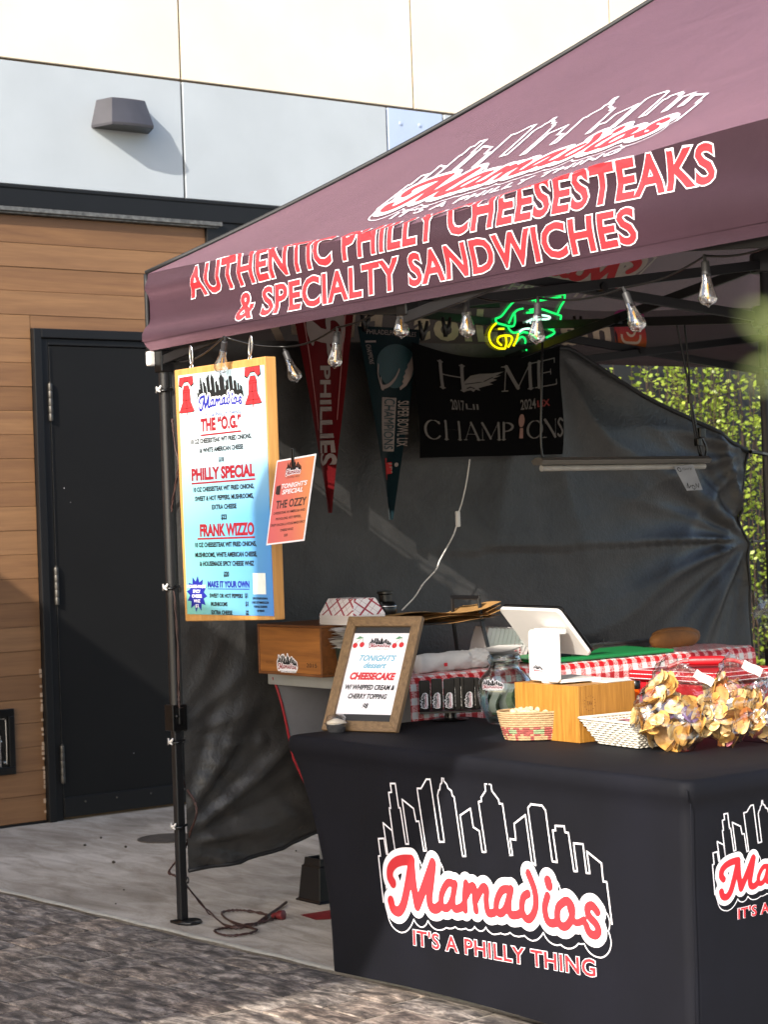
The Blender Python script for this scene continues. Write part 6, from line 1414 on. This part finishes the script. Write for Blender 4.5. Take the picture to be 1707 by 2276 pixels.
# white lead with inline switch
b = MB(); P = [on(u*S_, v*S_, 0, -6.08) for u, v in ((1015, 992), (1008, 1040), (998, 1085), (990, 1110), (985, 1140), (975, 1165), (950, 1210), (942, 1230), (915, 1260), (895, 1290), (868, 1318))]
b.tube([p for p in catmull([tuple(p) for p in P], 4)], .0028, 6); ld = b.build('lead', M['white'], smooth=True)
tag(ld, 'thin white cord with inline switch hanging below the black flag', 'cord')
p = on(989*S_, 1121*S_, 0, -6.075); b = MB(); b.box((p.x-.007, p.y-.009, p.z-.032), (p.x+.007, p.y+.009, p.z+.032)); b.build('switch', M['white'], ld, bevel=.004)

# fluorescent fitting hung on cords with a paper tag
FX = -5.4
fl0, fl1 = on(1160*S_, 998*S_, 0, FX), on(1525*S_, 994*S_, 0, FX)
lf = thing('strip_light', 'grey metal strip light hanging on black cords with a paper tag', 'strip light', fl0)
b = MB(); b.prism([(-.022, -.012), (.022, -.012), (.034, .004), (.012, .016), (-.012, .016), (-.034, .004)], 0, (fl1-fl0).length, Fr(fl0, (1, 0, 0), (0, 0, 1), (fl1-fl0)))
b.build('housing', plain('dull_metal', '6b6863', .4, .1, 10, .05, 90, Metallic=.5), lf, bevel=.002)
b = MB(); b.lathe([(.011, 0), (.011, (fl1-fl0).length-.03)], 12, fl0+Vector((.005, .015, -.024)), fl1-fl0); b.build('tube', plain('tube_white', '9a9894', .3), lf, smooth=40)
e = Vector(fl1)
for P in ([e+Vector((0, -.02, .01)), on(1507*S_, 940*S_, 0, FX), on(1492*S_, 860*S_, 0, FX), on(1478*S_, 780*S_, 0, FX), on(1460*S_, 690*S_, 0, FX)], [e+Vector((0, -.03, .01)), on(1495*S_, 900*S_, 0, FX), on(1488*S_, 800*S_, 0, FX), on(1478*S_, 690*S_, 0, FX)], [e+Vector((0, -.005, .01)), on(1525*S_, 965*S_, 0, FX), on(1512*S_, 940*S_, 0, FX)], [fl0+Vector((0, .03, .01)), on(1168*S_, 940*S_, 0, FX), on(1172*S_, 740*S_, 0, FX)]): b = MB(); b.tube(catmull([tuple(p) for p in P], 4), .0042, 6); b.build('hanging_cord', M['black'], lf, smooth=True)
b = MB(); p = on(1514*S_, 935*S_, 0, FX); b.box((p.x-.012, p.y-.015, p.z-.02), (p.x+.012, p.y+.015, p.z+.02)); p = on(1508*S_, 955*S_, 0, FX); b.box((p.x-.012, p.y-.012, p.z-.016), (p.x+.012, p.y+.012, p.z+.016)); b.build('plug', M['black'], lf, bevel=.004)
b = MB(); p = on(1491*S_, 862*S_, 0, FX+.01); b.box((p.x-.006, p.y-.011, p.z-.018), (p.x+.006, p.y+.011, p.z+.018)); b.build('cord_tag', M['steel'], lf, bevel=.002)
tp_ = [on(u*S_, v*S_, 0, FX+.03) for u, v in ((1456, 1008), (1497, 1003), (1518, 1058), (1484, 1060))]
b = MB(); b.add(tp_ + [p-Vector((.001, 0, 0)) for p in tp_], [(0, 3, 2, 1), (4, 5, 6, 7), (0, 1, 5, 4), (1, 2, 6, 5), (2, 3, 7, 6), (3, 0, 4, 7)]); tg = b.build('paper_tag', plain('tag_paper', '8f9298', .8), lf)
def tgp(a, c, d=.0008): p = tp_[3]+(tp_[2]-tp_[3])*a; q = tp_[0]+(tp_[1]-tp_[0])*a; r_ = p+(q-p)*c; return Vector((r_.x+d, r_.y, r_.z))
b = MB()
b.d2(text_fit('Gary', .35, .85, .82, .09), lambda a, c: tgp(a, c)); b.d2(poly_strip([(.1, .12), (.25, .3), (.2, .1), (.4, .2)], .03), lambda a, c: tgp(a, c)); b.d2(poly_strip(disc2(.5, .12, .08), .03), lambda a, c: tgp(a, c)); b.d2(poly_strip(disc2(.18, .86, .08), .03), lambda a, c: tgp(a, c)); b.d2(poly_strip([(.65, .1), (.72, .25), (.8, .1), (.9, .25)], .03), lambda a, c: tgp(a, c)); b.build('handwriting', M['print_dark'], tg)
# small black adapter taped to the frame
p = on(905*S_, 655*S_, 1, 3.74); b = MB(); b.box((p.x-.05, p.y-.012, p.z-.012), (p.x+.05, p.y+.012, p.z+.014)); ad = tag(b.build('adapter', M['black'], bevel=.004), 'small black adapter box fixed under the valance above the bulbs', 'adapter')
b = MB()
for dx in (-.005, .008, .03): b.box((p.x+dx, p.y-.0135, p.z-.008), (p.x+dx+.004, p.y-.0122, p.z+.010))
b.lathe([(.005, 0), (.003, .002)], 10, (p.x-.03, p.y-.0125, p.z), (0, -1, 0)); b.build('marking', M['steel'], ad)

# twisted cable down the leg and over the floor
M['cable'] = plain('brown_cable', '3a2420', .5, .3, 40, .2, 100)
cp_ = [on(u*S_, v*S_, 1, LY0) for u, v in ((372, 905), (378, 960), (385, 1010), (372, 1090), (366, 1160), (374, 1250), (384, 1390), (386, 1500), (388, 1545))] + [on(u*S_, v*S_, 1, LY0+.03) for u, v in ((384, 1610), (398, 1690), (420, 1730), (424, 1760), (410, 1800), (396, 1840), (372, 1870), (366, 1885), (392, 1900))]
fp_ = [on(u*S_, v*S_, 2, .008) for u, v in ((450, 1968), (500, 2002), (560, 1992), (575, 1975), (520, 1965), (480, 1970), (500, 1990), (555, 2008), (500, 2020), (465, 2012), (480, 2004), (560, 1992), (605, 1978))]
P = catmull([tuple(p) for p in cp_+fp_], 6); L_ = 0; b = MB()
for ph_ in (0, pi):
    Q = []; L_ = 0
    for i, p in enumerate(P):
        if i: L_ += float(np.linalg.norm(P[i]-P[i-1]))
        Q.append(Vector(p)+Vector((.003*cos(L_*190+ph_), .003*sin(L_*190+ph_), .003*sin(L_*170+ph_))))
    b.tube(Q, .0032, 6)
tc_ = tag(b.build('twisted_cable', M['cable'], smooth=True), 'twisted brown cable running down the tent leg and coiled on the concrete', 'cable')
p = on(603*S_, 1976*S_, 2, .015); b = MB(); b.lathe([(.01, -.03), (.013, -.01), (.018, 0), (.018, .02), (.01, .022)], 10, p, (.7, .3, .1)); b.build('plug', plain('dark_red_plug', '5a1418', .5), tc_, smooth=40)
b = MB(); P2 = [on(u*S_, v*S_, 2, .01) for u, v in ((560, 1990), (585, 1972), (600, 1962), (618, 1948))]; b.tube(catmull([tuple(p) for p in P2], 4), .006, 6); b.build('cable_tail', M['cable'], tc_, smooth=True)

# ------------------------------------------------------------------ planting beyond the stall
def leafm(name, c0, c1):
    N = NT(name); v = objvec(N); f = noise(N, v, 7, 3); N.l(ramp(N, f, [(.3, hx(c0)), (.7, hx(c1))]), N.b.inputs['Base Color']); N.set(Roughness=.4)
    N.b.inputs['Subsurface Weight'].default_value = 0
    tr = N.n('ShaderNodeBsdfTranslucent'); tr.inputs[0].default_value = (*hx('a8b838'), 1); mx = N.n('ShaderNodeMixShader'); mx.inputs[0].default_value = .3
    N.l(N.b.outputs[0], mx.inputs[1]); N.l(tr.outputs[0], mx.inputs[2]); N.l(mx.outputs[0], N.out.inputs[0]); return N.m
M['leaf'] = leafm('hedge_leaf', '6c8628', 'adbb52'); M['stem'] = plain('brown_stem', '3a2a1c', .8)
posn = [(8.28, .0), (8.42, .1), (8.55, -.05), (8.64, .12), (8.74, -.1), (8.84, .05), (8.93, .15), (9.02, -.06), (9.12, .1), (9.20, -.02), (9.30, .12), (9.40, 0)]
where = ('next to the pale post', 'second from the pale post', 'third from the pale post', 'fourth from the pale post', 'fifth from the pale post', 'sixth from the pale post', 'sixth from the far tent leg', 'fifth from the far tent leg', 'fourth from the far tent leg', 'third from the far tent leg', 'second from the far tent leg', 'right beside the far tent leg')
for i, (yy, dx) in enumerate(posn):
    r1 = random.Random(100+i); ht = r1.uniform(2.5, 3.0); bx_ = -8.62+dx
    t = thing('hedge_plant', 'slender leafy upright shrub behind the stall, %s' % where[i], 'shrub', (bx_, yy, 0), 'upright shrubs behind the stall')
    b = MB(); bl = MB(); ns_ = 7
    for s_ in range(ns_):
        a = r1.uniform(0, 6.28); lx, ly = r1.uniform(-.16, .16), r1.uniform(-.10, .10); h_ = ht*r1.uniform(.75, 1.0)
        P = [Vector((bx_+.02*cos(a)+lx*t_**.7+.015*sin(t_*9+a), yy+.02*sin(a)+ly*t_**.7+.015*cos(t_*8+a), h_*t_)) for t_ in [k/10 for k in range(11)]]
        b.tube(P, [.006*(1-.75*k/10) for k in range(11)], 5)
        nl = int(100*h_/2.7)
        for k in range(nl):
            t_ = r1.uniform(.06, 1); q = t_*10; j = min(9, int(q)); p = P[j]+(P[j+1]-P[j])*(q-j); az = r1.uniform(0, 6.28); el = r1.uniform(-.2, .9)
            d = Vector((cos(az)*cos(el), sin(az)*cos(el), sin(el))); L_ = r1.uniform(.026, .044); wv = d.cross(Vector((r1.uniform(-1, 1), r1.uniform(-1, 1), r1.uniform(.2, 1)))).normalized()*L_*.30; o_ = p+d*r1.uniform(.004, .05)
            bl.add([o_, o_+d*L_*.35+wv, o_+d*L_*.72+wv*.8, o_+d*L_, o_+d*L_*.72-wv*.8, o_+d*L_*.35-wv], [(0, 1, 2, 3, 4, 5)])
    b.build('stem', M['stem'], t); bl.build('foliage', M['leaf'], t)

# leafy sprig close to the camera, at the right edge and far out of focus
sp_ = CAM + ray(1744, 770)*.36
lf_ = thing('foreground_sprig', 'blurred pale green sprig close to the camera, at the right edge', 'sprig', sp_)
M['nearleaf'] = leafm('near_leaf', '8c9f58', 'aab87a')
b = MB(); b.tube([sp_+RGT*.02-UP*.05, sp_+RGT*.014-UP*.02, sp_+RGT*.008+UP*.015], .0006, 6); b.build('stem', M['stem'], lf_, smooth=True)
for k, (dx, dy, an, L_) in enumerate(((.003, .001, 2.7, .011), (.002, -.003, 3.5, .009), (.006, .007, 2.2, .009))):
    o_ = sp_+RGT*dx+UP*dy; d = RGT*cos(an)+UP*sin(an)-FWD*.2; d.normalize(); sd = (UP*cos(an)-RGT*sin(an)).normalized()
    b = MB(); b.grid(lambda u, v: o_+d*L_*v+sd*(u-.5)*L_*.24*sin(pi*(v*.92+.04))**.8-FWD*.0015*sin(v*3), 6, 10); b.build('leaf', M['nearleaf'], lf_, smooth=True)
